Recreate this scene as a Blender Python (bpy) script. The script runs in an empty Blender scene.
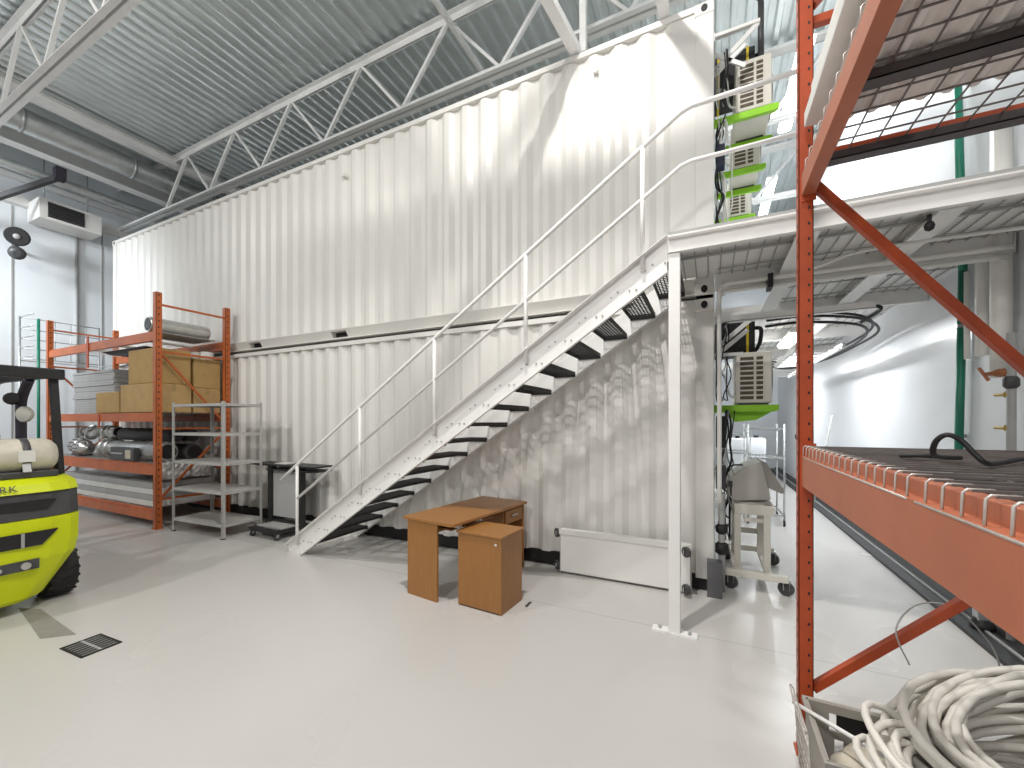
import bpy, bmesh, math, random
from mathutils import Vector, Matrix
random.seed(7)
C = bpy.context.scene.collection
PI = math.pi

# ------------------------------------------------------------------ materials
def mat(name, col, rough=.5, metal=0., var=.06, scale=4., bump=0., bscale=40., spec=.5):
    m = bpy.data.materials.new(name); m.use_nodes = True
    nt = m.node_tree; b = nt.nodes['Principled BSDF']
    b.inputs['Roughness'].default_value = rough; b.inputs['Metallic'].default_value = metal
    b.inputs['Specular IOR Level'].default_value = spec
    tc = nt.nodes.new('ShaderNodeTexCoord'); nz = nt.nodes.new('ShaderNodeTexNoise')
    nz.inputs['Scale'].default_value = scale; nz.inputs['Detail'].default_value = 5
    nt.links.new(tc.outputs['Object'], nz.inputs['Vector'])
    rp = nt.nodes.new('ShaderNodeValToRGB')
    rp.color_ramp.elements[0].position = .3; rp.color_ramp.elements[1].position = .7
    lo = [max(0, c*(1-var)) for c in col]; hi = [min(1, c*(1+var)) for c in col]
    rp.color_ramp.elements[0].color = (*lo, 1); rp.color_ramp.elements[1].color = (*hi, 1)
    nt.links.new(nz.outputs['Fac'], rp.inputs['Fac']); nt.links.new(rp.outputs['Color'], b.inputs['Base Color'])
    if bump:
        n2 = nt.nodes.new('ShaderNodeTexNoise'); n2.inputs['Scale'].default_value = bscale
        nt.links.new(tc.outputs['Object'], n2.inputs['Vector'])
        bp = nt.nodes.new('ShaderNodeBump'); bp.inputs['Strength'].default_value = bump; bp.inputs['Distance'].default_value = .01
        nt.links.new(n2.outputs['Fac'], bp.inputs['Height']); nt.links.new(bp.outputs['Normal'], b.inputs['Normal'])
    return m
def emis(name, col, s):
    m = bpy.data.materials.new(name); m.use_nodes = True
    b = m.node_tree.nodes['Principled BSDF']
    b.inputs['Base Color'].default_value = (*col, 1)
    b.inputs['Emission Color'].default_value = (*col, 1); b.inputs['Emission Strength'].default_value = s
    return m
M = {}
M['white'] = mat('white_paint', (.80, .785, .755), .42, 0, .02, 2)
M['cwhite'] = mat('container_paint', (.74, .725, .69), .38, 0, .025, 1.5, .04, 6)
M['stwhite'] = mat('stair_paint', (.84, .83, .81), .4, 0, .02, 2)
M['wall'] = mat('wall_panel_white', (.80, .83, .86), .3, 0, .02, 1)
M['wallr'] = mat('glossy_wall_panel', (.74, .76, .79), .30, 0, .02, .8)
M['black'] = mat('black_rubber', (.012, .011, .012), .55, 0, .3, 20)
M['blacksteel'] = mat('black_steel', (.016, .016, .017), .5, 0, .3, 20)
M['orange'] = mat('orange_rack_paint', (.50, .12, .028), .42, 0, .14, 5)
M['red'] = mat('red_orange_rack_paint', (.44, .07, .02), .4, 0, .16, 6)
M['beam'] = mat('faded_orange_beam_paint', (.45, .14, .07), .45, 0, .10, 4, .05, 30)
M['galv'] = mat('galvanised_roof', (.74, .79, .79), .32, .6, .07, 2)
M['galv2'] = mat('galvanised_steel', (.50, .52, .52), .38, .7, .12, 10)
M['wire'] = mat('zinc_wire', (.60, .56, .52), .4, .4, .1, 20)
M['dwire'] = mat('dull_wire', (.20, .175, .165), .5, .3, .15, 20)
M['bar'] = mat('dark_deck_channel', (.10, .085, .085), .5, .2, .15, 8)
M['tread'] = mat('dark_tread', (.035, .034, .034), .6, .2, .2, 15)
M['truss'] = mat('truss_paint', (.84, .84, .83), .5, 0, .05, 3)
M['cardboard'] = mat('cardboard', (.46, .30, .115), .75, 0, .08, 6)
M['cardboard2'] = mat('cardboard_pale', (.50, .33, .14), .75, 0, .08, 6)
M['tape'] = mat('parcel_tape', (.40, .26, .10), .35, 0, .05, 6)
M['lid'] = mat('white_plastic', (.75, .74, .70), .35, 0, .04, 6)
M['cable'] = mat('cream_cable', (.74, .71, .65), .45, 0, .06, 8)
M['lime'] = mat('lime_paint', (.62, .70, .0), .42, 0, .05, 4)
M['green'] = mat('bright_green_plastic', (.28, .62, .02), .45, 0, .06, 6)
M['pipegreen'] = mat('green_pipe', (.012, .19, .12), .4, 0, .1, 6)
M['beige'] = mat('beige_casing', (.66, .63, .56), .5, 0, .03, 5)
M['hopper'] = mat('hopper_enamel', (.44, .42, .38), .5, 0, .04, 6)
M['hopper2'] = mat('hopper_chute', (.27, .25, .23), .5, 0, .04, 6)
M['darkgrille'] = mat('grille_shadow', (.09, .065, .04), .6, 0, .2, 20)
M['dkgrey'] = mat('dark_grey_plastic', (.06, .06, .062), .45, 0, .2, 12)
M['charcoal'] = mat('charcoal_paint', (.10, .10, .105), .5, 0, .1, 8)
M['grey'] = mat('grey_paint', (.36, .36, .35), .5, 0, .06, 8)
M['shelfgrey'] = mat('shelf_grey_paint', (.47, .46, .44), .45, .1, .06, 8)
M['panelgrey'] = mat('grey_panel', (.40, .40, .395), .6, 0, .05, 4)
M['sheet'] = mat('corrugated_sheet', (.86, .81, .78), .5, 0, .05, 4)
M['sheetw'] = mat('white_sheet_edge', (.72, .72, .69), .5, 0, .05, 4)
M['tank'] = mat('propane_tank_paint', (.62, .58, .48), .5, .1, .12, 9, .1, 30)
M['yellow'] = mat('yellow_strap', (.70, .52, .02), .45, 0, .1, 8)
M['brass'] = mat('brass', (.50, .36, .12), .35, .8, .1, 20)
M['valvered'] = mat('valve_red', (.33, .12, .05), .4, .2, .15, 20)
M['steel'] = mat('bright_steel', (.62, .62, .60), .28, .9, .08, 12)
M['plastic_wrap'] = mat('clear_wrap', (.70, .69, .68), .25, 0, .2, 14, .5, 18)
M['crate'] = mat('grey_crate', (.36, .335, .30), .55, 0, .06, 8)
M['crate_dark'] = mat('dark_tote', (.035, .028, .045), .4, 0, .15, 8)
M['cloth'] = mat('cream_cloth', (.60, .55, .45), .9, 0, .1, 10, .6, 25)
M['navy'] = mat('navy_cloth', (.02, .025, .05), .7, 0, .2, 12)
M['tube'] = emis('led_tube', (1, .99, .97), 14)
M['mirror'] = mat('lamp_lens', (.66, .64, .58), .2, 0, .03, 8)
M['plate_top'] = mat('deck_sheet', (.80, .79, .77), .5, 0, .04, 3)

def wood(name, c1, c2):
    m = bpy.data.materials.new(name); m.use_nodes = True; nt = m.node_tree; b = nt.nodes['Principled BSDF']
    b.inputs['Roughness'].default_value = .38
    tc = nt.nodes.new('ShaderNodeTexCoord'); mp = nt.nodes.new('ShaderNodeMapping'); mp.inputs['Scale'].default_value = (14, 14, 1.2)
    nz = nt.nodes.new('ShaderNodeTexNoise'); nz.inputs['Scale'].default_value = 3; nz.inputs['Detail'].default_value = 8
    rp = nt.nodes.new('ShaderNodeValToRGB'); rp.color_ramp.elements[0].position = .3; rp.color_ramp.elements[1].position = .72
    rp.color_ramp.elements[0].color = (*c1, 1); rp.color_ramp.elements[1].color = (*c2, 1)
    nt.links.new(tc.outputs['Object'], mp.inputs['Vector']); nt.links.new(mp.outputs['Vector'], nz.inputs['Vector'])
    nt.links.new(nz.outputs['Fac'], rp.inputs['Fac']); nt.links.new(rp.outputs['Color'], b.inputs['Base Color'])
    return m
M['wood'] = wood('orange_wood', (.31, .135, .035), (.36, .165, .045))
M['wood2'] = wood('dark_wood_and_shadow', (.21, .09, .03), (.27, .125, .042))  # keyboard tray wood, also the stair shadow painted on the desktop

def floor_mat():
    m = bpy.data.materials.new('epoxy_floor'); m.use_nodes = True; nt = m.node_tree; b = nt.nodes['Principled BSDF']
    N = nt.nodes.new; L = nt.links.new
    tc = N('ShaderNodeTexCoord'); nz = N('ShaderNodeTexNoise'); nz.inputs['Scale'].default_value = .55; nz.inputs['Detail'].default_value = 3
    L(tc.outputs['Object'], nz.inputs['Vector'])
    rp = N('ShaderNodeValToRGB'); rp.color_ramp.elements[0].position = .25; rp.color_ramp.elements[1].position = .75
    rp.color_ramp.elements[0].color = (.56, .542, .52, 1); rp.color_ramp.elements[1].color = (.58, .562, .54, 1)
    L(nz.outputs['Fac'], rp.inputs['Fac'])
    # saw-cut joint along x at y = 3.55 and a few across
    sx = N('ShaderNodeSeparateXYZ'); L(tc.outputs['Object'], sx.inputs[0])
    def line(out, pos, w):
        a = N('ShaderNodeMath'); a.operation = 'SUBTRACT'; a.inputs[1].default_value = pos; L(out, a.inputs[0])
        c = N('ShaderNodeMath'); c.operation = 'ABSOLUTE'; L(a.outputs[0], c.inputs[0])
        d = N('ShaderNodeMath'); d.operation = 'LESS_THAN'; d.inputs[1].default_value = w; L(c.outputs[0], d.inputs[0])
        return d.outputs[0]
    l1 = line(sx.outputs['Y'], 3.50-(-6+YF+.2)/2, .0035); l2 = line(sx.outputs['X'], -7.2-(WL-.2+5.5)/2, .003)
    mx = N('ShaderNodeMath'); mx.operation = 'MAXIMUM'; L(l1, mx.inputs[0]); L(l2, mx.inputs[1])
    # specks and scuffs
    n2 = N('ShaderNodeTexNoise'); n2.inputs['Scale'].default_value = 5; n2.inputs['Detail'].default_value = 9
    L(tc.outputs['Object'], n2.inputs['Vector'])
    r2 = N('ShaderNodeValToRGB'); r2.color_ramp.elements[0].position = .66; r2.color_ramp.elements[1].position = .80
    r2.color_ramp.elements[0].color = (0, 0, 0, 1); r2.color_ramp.elements[1].color = (.0, .0, .0, 1)
    L(n2.outputs['Fac'], r2.inputs['Fac'])
    mixs = N('ShaderNodeMix'); mixs.data_type = 'RGBA'; L(r2.outputs['Color'], mixs.inputs[0]); L(rp.outputs['Color'], mixs.inputs[6]); mixs.inputs[7].default_value = (.46, .43, .38, 1)
    mix = N('ShaderNodeMix'); mix.data_type = 'RGBA'
    m5 = N('ShaderNodeMath'); m5.operation = 'MULTIPLY'; m5.inputs[1].default_value = .45; L(mx.outputs[0], m5.inputs[0])
    L(m5.outputs[0], mix.inputs[0]); L(mixs.outputs[2], mix.inputs[6]); mix.inputs[7].default_value = (.12, .11, .10, 1)
    L(mix.outputs[2], b.inputs['Base Color'])
    r3 = N('ShaderNodeMapRange'); r3.inputs[3].default_value = .25; r3.inputs[4].default_value = .29; L(nz.outputs['Fac'], r3.inputs[0]); L(r3.outputs[0], b.inputs['Roughness'])
    b.inputs['Specular IOR Level'].default_value = .5
    return m
WL, WR, YF = -13.5, 2.06, 16.5
M['floor'] = floor_mat()

# ------------------------------------------------------------------ mesh helpers
class MB:
    def __init__(s): s.v = []; s.f = []; s.smooth = set()
    def add(s, vs, fs, sm=False):
        n = len(s.v); s.v += [Vector(v) for v in vs]
        for f in fs:
            if sm: s.smooth.add(len(s.f))
            s.f.append([n+i for i in f])
        return s
    def box(s, x0, x1, y0, y1, z0, z1):
        vs = [(x0,y0,z0),(x1,y0,z0),(x1,y1,z0),(x0,y1,z0),(x0,y0,z1),(x1,y0,z1),(x1,y1,z1),(x0,y1,z1)]
        return s.add(vs, [(0,3,2,1),(4,5,6,7),(0,1,5,4),(1,2,6,5),(2,3,7,6),(3,0,4,7)])
    def bar(s, p0, p1, w, h, up=(0,0,1)):
        p0, p1 = Vector(p0), Vector(p1); d = (p1-p0).normalized(); u = Vector(up)
        if abs(d.dot(u)) > .99: u = Vector((0,1,0))
        a = d.cross(u).normalized(); b = a.cross(d).normalized()
        vs = []
        for p in (p0, p1):
            for i, j in ((-1,-1),(1,-1),(1,1),(-1,1)): vs.append(p + a*(i*w/2) + b*(j*h/2))
        return s.add(vs, [(3,2,1,0),(4,5,6,7),(0,1,5,4),(1,2,6,5),(2,3,7,6),(3,0,4,7)])
    def tube(s, pts, r, n=8, closed=False, caps=True):
        pts = [Vector(p) for p in pts]; N = len(pts); rings = []
        rr = r if isinstance(r, (list, tuple)) else [r]*N
        prev = None
        for i, p in enumerate(pts):
            if closed: d = pts[(i+1) % N] - pts[i-1]
            else: d = pts[min(i+1, N-1)] - pts[max(i-1, 0)]
            if d.length < 1e-9: d = Vector((0,0,1))
            d.normalize()
            if prev is None:
                u = Vector((0,0,1)) if abs(d.z) < .9 else Vector((1,0,0))
                a = d.cross(u).normalized()
            else:
                a = (prev - d*prev.dot(d))
                if a.length < 1e-6: a = d.orthogonal()
                a.normalize()
            prev = a; b = d.cross(a)
            rings.append([p + (a*math.cos(2*PI*k/n) + b*math.sin(2*PI*k/n))*rr[i] for k in range(n)])
        base = len(s.v)
        for rg in rings: s.v += rg
        M_ = N if closed else N-1
        for i in range(M_):
            j = (i+1) % N
            for k in range(n):
                s.smooth.add(len(s.f)); s.f.append([base+i*n+k, base+i*n+(k+1) % n, base+j*n+(k+1) % n, base+j*n+k])
        if caps and not closed:
            s.f.append([base+k for k in range(n)][::-1]); s.f.append([base+(N-1)*n+k for k in range(n)])
        return s
    def cyl(s, p0, p1, r, n=16): return s.tube([p0, p1], r, n)
    def lathe(s, p0, axis, prof, n=24):
        # prof: list of (distance along axis, radius)
        p0 = Vector(p0); d = Vector(axis).normalized()
        return s.tube([p0 + d*t for t, r in prof], [r for t, r in prof], n)
    def prism(s, prof, a, b, axis='y'):
        # prof polygon in the two other axes, extruded from a to b along axis
        def pt(q, t):
            return (q[0], t, q[1]) if axis == 'y' else ((t, q[0], q[1]) if axis == 'x' else (q[0], q[1], t))
        n = len(prof); vs = [pt(q, a) for q in prof] + [pt(q, b) for q in prof]
        fs = [list(range(n))[::-1], [n+i for i in range(n)]] + [(i, (i+1) % n, n+(i+1) % n, n+i) for i in range(n)]
        return s.add(vs, fs)
    def build(s, name, m, parent=None, bevel=0, seg=2):
        me = bpy.data.meshes.new(name); vs = s.v; loc = Vector((0,0,0))
        if parent is None:
            xs = [v.x for v in vs]; ys = [v.y for v in vs]; zs = [v.z for v in vs]
            loc = Vector(((min(xs)+max(xs))/2, (min(ys)+max(ys))/2, min(zs)))
            vs = [v-loc for v in vs]
        else:
            inv = WM[parent.name].inverted(); vs = [inv @ v for v in vs]
        me.from_pydata([tuple(v) for v in vs], [], s.f)
        for i in s.smooth: me.polygons[i].use_smooth = True
        bm = bmesh.new(); bm.from_mesh(me); bmesh.ops.recalc_face_normals(bm, faces=bm.faces); bm.to_mesh(me); bm.free()
        me.materials.append(M[m] if isinstance(m, str) else m)
        o = bpy.data.objects.new(name, me); C.objects.link(o); o.location = loc
        if parent is not None: o.parent = parent; WM[o.name] = WM[parent.name]
        else: WM[o.name] = Matrix.Translation(loc)
        if bevel:
            md = o.modifiers.new('bevel', 'BEVEL'); md.width = bevel; md.segments = seg; md.limit_method = 'ANGLE'
        return o
WM = {}
def merge(o, mb, m):
    # surface pattern added to a part's own mesh, with its own material slot
    me = o.data; me.materials.append(M[m]); inv = WM[o.name].inverted()
    bm = bmesh.new(); bm.from_mesh(me); vs = [bm.verts.new(inv @ v) for v in mb.v]
    for f in mb.f:
        fc = bm.faces.new([vs[i] for i in f]); fc.material_index = 1
    bm.to_mesh(me); bm.free()
def tag(o, label, cat, group=None, kind=None):
    if label: o['label'] = label
    if cat: o['category'] = cat
    if group: o['group'] = group
    if kind: o['kind'] = kind
    return o
def thing(name, label, cat, loc=(0,0,0), rz=0., group=None):
    o = bpy.data.objects.new(name, None); C.objects.link(o); o.empty_display_size = .1
    o.location = loc; o.rotation_euler = (0,0,rz)
    WM[o.name] = Matrix.Translation(loc) @ Matrix.Rotation(rz, 4, 'Z')
    return tag(o, label, cat, group)
def struct(o): o['kind'] = 'structure'; return o
def kids(o): return [c for c in C.objects if c.parent == o]
def copy_tree(o, loc=None, label=None, rz=None, parent=None):
    c = o.copy(); C.objects.link(c)
    if parent is not None: c.parent = parent
    if loc is not None: c.location = loc
    if rz is not None: c.rotation_euler = (0,0,rz)
    if label: c['label'] = label
    for ch in kids(o): copy_tree(ch, parent=c)
    return c
def box(*a): return MB().box(*a)
def rbox(cx, cy, w, d, z0, z1): return MB().box(cx-w/2, cx+w/2, cy-d/2, cy+d/2, z0, z1)
def spline(pts, n=8, closed=False):
    pts = [Vector(p) for p in pts]; out = []; N = len(pts)
    rng = range(N if closed else N-1)
    for i in rng:
        if closed: p0, p1, p2, p3 = pts[i-1], pts[i], pts[(i+1) % N], pts[(i+2) % N]
        else: p0, p1, p2, p3 = pts[max(i-1, 0)], pts[i], pts[i+1], pts[min(i+2, N-1)]
        for k in range(n):
            t = k/n
            out.append(.5*((2*p1) + (p2-p0)*t + (2*p0-5*p1+4*p2-p3)*t*t + (-p0+3*p1-3*p2+p3)*t**3))
    if not closed: out.append(pts[-1])
    return out

# ------------------------------------------------------------------ camera
H = 1.67; F = 409.; YAW = math.atan((710.5-512)/F)
cam = bpy.data.cameras.new('camera'); co = bpy.data.objects.new('camera', cam); C.objects.link(co)
cam.sensor_fit = 'HORIZONTAL'; cam.sensor_width = 36; cam.lens = 36*F/1024; cam.shift_y = (421-384)/1024
cam.clip_start = .05; cam.clip_end = 100
co.location = (0, 0, H); co.rotation_euler = (PI/2, 0, YAW)
bpy.context.scene.camera = co

# ------------------------------------------------------------------ setting
WL, WR, YF = -13.5, 2.06, 16.5
ROOF = 7.62
struct(box(WL-.2, 5.5, -6, YF+.2, -.12, 0).build('floor', 'floor'))
w = MB(); w.box(WL-.2, WL, -6, YF, 0, ROOF+.1)
struct(w.build('wall_left', 'wall'))
struct(box(WR, WR+.2, 4.0, YF, 0, ROOF+.1).build('wall_right', 'wallr'))
struct(box(WL, WR+.2, YF, YF+.2, 0, ROOF+.1).build('wall_far', 'wall'))
# roof deck: trapezoidal sheet, ribs along y
def roof():
    m = MB(); p = .2; x = WL-.2; pr = []
    while x < 5.6:
        pr += [(x, 0), (x+.045, 0), (x+.07, .055), (x+.155, .055), (x+.18, 0)]; x += p
    n = len(pr)
    vs = [(a, -6, ROOF+b) for a, b in pr] + [(a, YF+.2, ROOF+b) for a, b in pr]
    m.add(vs, [(i, i+1, n+i+1, n+i) for i in range(n-1)])
    return m
ro = struct(roof().build('ceiling', 'galv'))
sd = ro.modifiers.new('solid', 'SOLIDIFY'); sd.thickness = .004
# wall seams on the left wall and its eaves girt
for i, y in enumerate((3.215, 4.2, 4.66, 2.2, 1.2)):
    struct(box(WL, WL+.012, y-.012, y+.012, 0, 6.3).build('trim_%d' % (i+1), 'grey'))
struct(box(WL, WL+.16, -3, YF, 6.32, 6.50).build('trim_6', 'white'))
struct(box(WL, WL+.10, -3, YF, 6.86, 6.98).build('trim_7', 'truss'))
# baseboard along the right wall
b = MB(); b.prism([(WR, 0), (WR-.26, 0), (WR-.26, .035), (WR-.19, .05), (WR-.10, .05), (WR-.06, .10), (WR, .11)], 3.0, YF)
struct(b.build('baseboard_right', 'blacksteel'))
struct(box(WR-.165, WR-.145, 3.0, YF, .049, .062).build('trim_8', 'grey'))

# trusses -----------------------------------------------------------------
def truss(name, y, label, phase=0.):
    t = thing(name, label, 'roof truss', (-4, y, 6.44), 0, 'roof trusses')
    zb, zt = 6.49, 7.50
    def chord(z, s):
        m = MB()   # two angles back to back
        for d in (-1, 1):
            m.box(WL+.02, 5.4, y+d*.018-.004, y+d*.018+.004, z-.05, z+.05)
            m.box(WL+.02, 5.4, min(y+d*.018, y+d*.085), max(y+d*.018, y+d*.085), z+s*.05-.005, z+s*.05+.005)
        return m
    chord(zb, -1).build('bottom_chord', 'truss', t); chord(zt, 1).build('top_chord', 'truss', t)
    x = WL+.6+phase; k = 0
    while x < 4.0:
        a = MB(); a.bar((x, y, zb), (x+.86, y, zt), .05, .05, (0,1,0)); a.build('web', 'truss', t)
        c = MB(); c.bar((x+.86, y, zt), (x+1.72, y, zb), .04, .04, (0,1,0)); c.build('web', 'truss', t)
        x += 1.72
    return t
PH = (-2.6 - (WL+.6)) % 1.72 - 1.72 + .02
truss('roof_truss', 4.96, 'white roof truss running just above the upper container front edge', PH+1.72)
truss('roof_truss', 2.26, 'nearest white roof truss crossing the top left corner of the ceiling', PH+1.2)
truss('roof_truss', 7.66, 'white roof truss above the containers, second behind the front edge', PH+1.72)
truss('roof_truss', 10.36, 'farthest white roof truss, seen over the corridor', PH+1.72)
tag(MB().bar((-3.17, 2.3, 7.06), (-3.17, 7.6, 7.06), .06, .06).build('bridging_bar', 'truss'), 'thin white bridging bar passing from truss to truss over the container middle', 'bridging bar', 'bridging bars')
def kbrace(c, p, label):
    t = thing('knee_brace', label, 'brace', c, 0, 'braces on the container top')
    MB().bar(c, p, .11, .09).build('brace_bar', 'truss', t)
    MB().bar(p, (p[0], p[1], 6.45), .05, .05).build('hanger', 'truss', t)
kbrace((-1.36, 4.46, 5.825), (-1.60, 2.28, 5.80), 'broad white diagonal brace landing on the upper container top edge')
kbrace((-.42, 4.46, 5.825), (-.53, 2.28, 6.06), 'white brace at the right end of the upper container top')
tag(MB().bar((-1.29, 4.50, 5.815), (-1.29, 4.50, 7.5), .07, .07).build('brace_post', 'truss'), 'slim white vertical post standing on the container top beside the broad brace', 'post')
# things under the roof near the left wall
m = MB()
m.box(-10.86, -10.70, -3, YF, 7.33, 7.345); m.box(-10.785, -10.775, -3, YF, 7.345, 7.50); m.box(-10.86, -10.70, -3, YF, 7.50, 7.515)
struct(m.build('trim_20', 'truss'))
m = MB()
m.box(-12.05, -11.80, -3, YF, 6.93, 6.945); m.box(-11.93, -11.915, -3, YF, 6.945, 7.32); m.box(-12.05, -11.80, -3, YF, 7.32, 7.335)
struct(m.build('trim_21', 'truss'))
d = thing('ventilation_duct', 'round galvanised ventilation duct along the roof near the left wall', 'duct', (-11.35, 3, 6.95))
MB().cyl((-11.35, -2, 7.18), (-11.35, 12, 7.18), .21, 20).build('duct_tube', 'galv2', d)
for y in (1.2, 2.8, 4.4, 6.0): MB().cyl((-11.35, y-.025, 7.18), (-11.35, y+.025, 7.18), .225, 20).build('joint_collar', 'galv2', d)
tag(MB().cyl((-12.55, -2, 6.78), (-12.55, 12, 6.78), .10, 14).build('roof_pipe', 'galv2'), 'thinner grey pipe running along the roof beside the duct', 'pipe')

# unit heater, fan, boom on the left wall
u = thing('unit_heater', 'white wall unit heater with a dark louvred front, high on left wall', 'heater', (-13.1, 3.98, 5.9))
box(-13.45, -12.8, 3.42, 4.42, 6.0, 6.44).build('casing', 'white', u, .01)
g = box(-12.80, -12.79, 3.55, 4.12, 6.06, 6.38); g.build('louvre_opening', 'blacksteel', u)
g = MB()
for k in range(6): g.bar((-12.78, 3.55, 6.09+k*.052), (-12.78, 4.12, 6.09+k*.052), .012, .025, (1,0,.6))
g.build('louvre', 'dkgrey', u)
for yy in (3.6, 4.3): MB().cyl((-13.2, yy, 6.44), (-13.2, yy, 7.6), .012).build('hanger_rod', 'galv2', u)
f = thing('wall_fan', 'small round black fan bracketed high on the left wall', 'fan', (-13.3, 3.2, 5.3))
fd = Vector((.9, -.35, -.25)).normalized(); fc = Vector((-13.12, 3.2, 5.55))
MB().lathe(fc-fd*.09, fd, [(0,.08),(.03,.17),(.12,.19),(.17,.17)], 20).build('fan_cage', 'black', f)
MB().lathe(fc+fd*.07, fd, [(0,.06),(.03,.05),(.035,.01)], 14).build('hub', 'grey', f)
a = MB(); a.bar((-13.5, 3.2, 5.36), (-13.15, 3.2, 5.38), .06, .05); a.lathe((-13.12, 3.2, 5.22), (.6,-.2,-.3), [(0,.05),(.04,.13),(.12,.13),(.15,.05)], 16)
a.build('mount', 'dkgrey', f)
m = thing('support_boom', 'dark steel boom slanting from the left wall up to the roof', 'boom', (-13.4, 2.6, 5.9))
MB().bar((-13.42, 2.35, 5.70), (-12.2, 3.55, 6.75), .09, .09).build('boom_arm', 'dkgrey', m)
MB().box(-12.27, -12.11, 3.47, 3.63, 6.68, 6.93).build('boom_head', 'crate_dark', m)
MB().box(-13.495, -13.36, 2.26, 2.44, 5.5, 5.85).build('wall_bracket', 'dkgrey', m)
tag(MB().cyl((-13.465, 4.2, 0.0), (-13.465, 4.2, 6.2), .03, 10).build('conduit_pipe', 'grey'), 'dark grey vertical conduit on the left wall below the heater', 'pipe')

# ------------------------------------------------------------------ containers
CX0, CX1, CY0, CW, CH = -12.30, .03, 4.43, 2.44, 2.87
def corr_panel(x0, x1, y, z0, z1, sgn):
    p = .278; d = .042; pr = [(x0, 0)]; x = x0+.03
    n = int((x1-x0-.06)/p); off = ((x1-x0)-n*p)/2; x = x0+off
    for k in range(n):
        pr += [(x+.0, 0), (x+.068, d), (x+.139, d), (x+.207, 0)]
        x += p
    pr.append((x1, 0)); N = len(pr)
    vs = [(a, y+sgn*b, z0) for a, b in pr] + [(a, y+sgn*b, z1) for a, b in pr]
    return MB().add(vs, [(i, i+1, N+i+1, N+i) for i in range(N-1)])
def container(z0, label, skirt):
    t = thing('shipping_container', label, 'container', ((CX0+CX1)/2, CY0+CW/2, z0), 0, 'stacked white shipping containers')
    z1 = z0+CH; y0, y1 = CY0, CY0+CW; L = .165
    corr_panel(CX0+L, CX1-L, y0+.018, z0+.16, z1-.05, 1).build('side_panel', 'cwhite', t)
    corr_panel(CX0+L, CX1-L, y1-.018, z0+.16, z1-.05, -1).build('side_panel', 'cwhite', t)
    for (a, c) in ((y0, y0+.06), (y1-.06, y1)):
        box(CX0+L, CX1-L, a, c, z1-.062, z1-.002).build('top_rail', 'cwhite', t)
    for s, (a, c) in ((1, (y0, y0+.06)), (-1, (y1-.06, y1))):
        r = MB()
        if s > 0:
            if skirt: r.box(CX0+L, CX1-L, a+.03, c+.02, z0+.02, z0+.165)
            else:
                px = [CX0+L]
                for cxm in (-7.15, -5.10): px += [cxm-.16, cxm+.16]
                px.append(CX1-L)
                for i in range(0, len(px), 2): r.prism([(a-.003, z0+.165), (a-.003, z0+.158), (a+.075, z0+.02), (c+.08, z0+.02), (c+.08, z0+.165)], px[i], px[i+1], 'x')
                for i in range(1, len(px)-1, 2):
                    r.box(px[i], px[i+1], a+.06, c+.05, z0+.02, z0+.045); r.prism([(a-.003, z0+.165), (a-.003, z0+.158), (a+.012, z0+.135), (c+.05, z0+.135), (c+.05, z0+.165)], px[i], px[i+1], 'x')
                r.box(CX0+L, CX1-L, a-.005, c+.05, z0+.008, z0+.02)
        else: r.box(CX0+L, CX1-L, a, c, z0+.02, z0+.165)
        r.build('bottom_rail', 'black' if skirt else 'cwhite', t)
    if not skirt:
        box(-7.31, -6.99, y0+.12, y0+.9, z0+.045, z0+.135).build('fork_pocket', 'black', t)
        box(-5.26, -4.94, y0+.12, y0+.9, z0+.045, z0+.135).build('fork_pocket', 'black', t)
    for xa in (CX0, CX1-L):
        for ya in (y0, y1-.16): box(xa, xa+L, ya, ya+.16, z0+(.12 if skirt else .0), z1-.0).build('corner_post', 'cwhite', t, .008)
    if skirt:
        for xa in (CX0+.01, CX1-L): box(xa, xa+L-.01, y0+.03, y0+.17, z0, z0+.12).build('corner_foot', 'black', t)
    # corner castings with an oval hole
    for zz in ((z1-.118,) if skirt else (z0, z1-.118)):
        for xa in (CX0-.004, CX1-.174):
            c = box(xa, xa+.178, y0-.008, y0+.16, zz, zz+.118); c.build('corner_casting', 'cwhite', t, .008)
            h = MB(); h.lathe((xa+.089, y0-.0105, zz+.059), (0,1,0), [(0,.03),(.003,.03)], 16)
            for v in h.v: v.z = zz+.059+(v.z-zz-.059)*1.25
            h.build('casting_hole', 'black', t)
    box(CX0, CX1, y0+.06, y1-.06, z1-.03, z1-.012).build('roof_sheet', 'cwhite', t)
    box(CX0, CX0+.05, y0+.16, y1-.16, z0+.12, z1-.06).build('end_panel', 'cwhite', t)
    for a, c in ((y0+.16, y0+CW/2-.004), (y0+CW/2+.004, y1-.16)):
        dr = box(CX1-.07, CX1-.02, a, c, z0+.12, z1-.08).build('door', 'cwhite', t)
        MB().cyl((CX1-.005, (a+c)/2, z0+.1), (CX1-.005, (a+c)/2, z1-.08), .015, 8).build('lock_rod', 'galv2', dr)
    return t
low = container(0, 'white lower shipping container behind the staircase, black skirt along the floor', True)
up = container(CH+.035, 'white upper shipping container stacked on top, above the black gap', False)
for k, nm in enumerate(('second', 'third', 'fourth')):
    dy = 2.5*(k+1)
    copy_tree(low, Vector(low.location)+Vector((0, dy, 0)), 'end of the white lower container in the %s stack along the corridor' % nm)
    copy_tree(up, Vector(up.location)+Vector((0, dy, 0)), 'end of the white upper container in the %s stack along the corridor' % nm)
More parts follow.
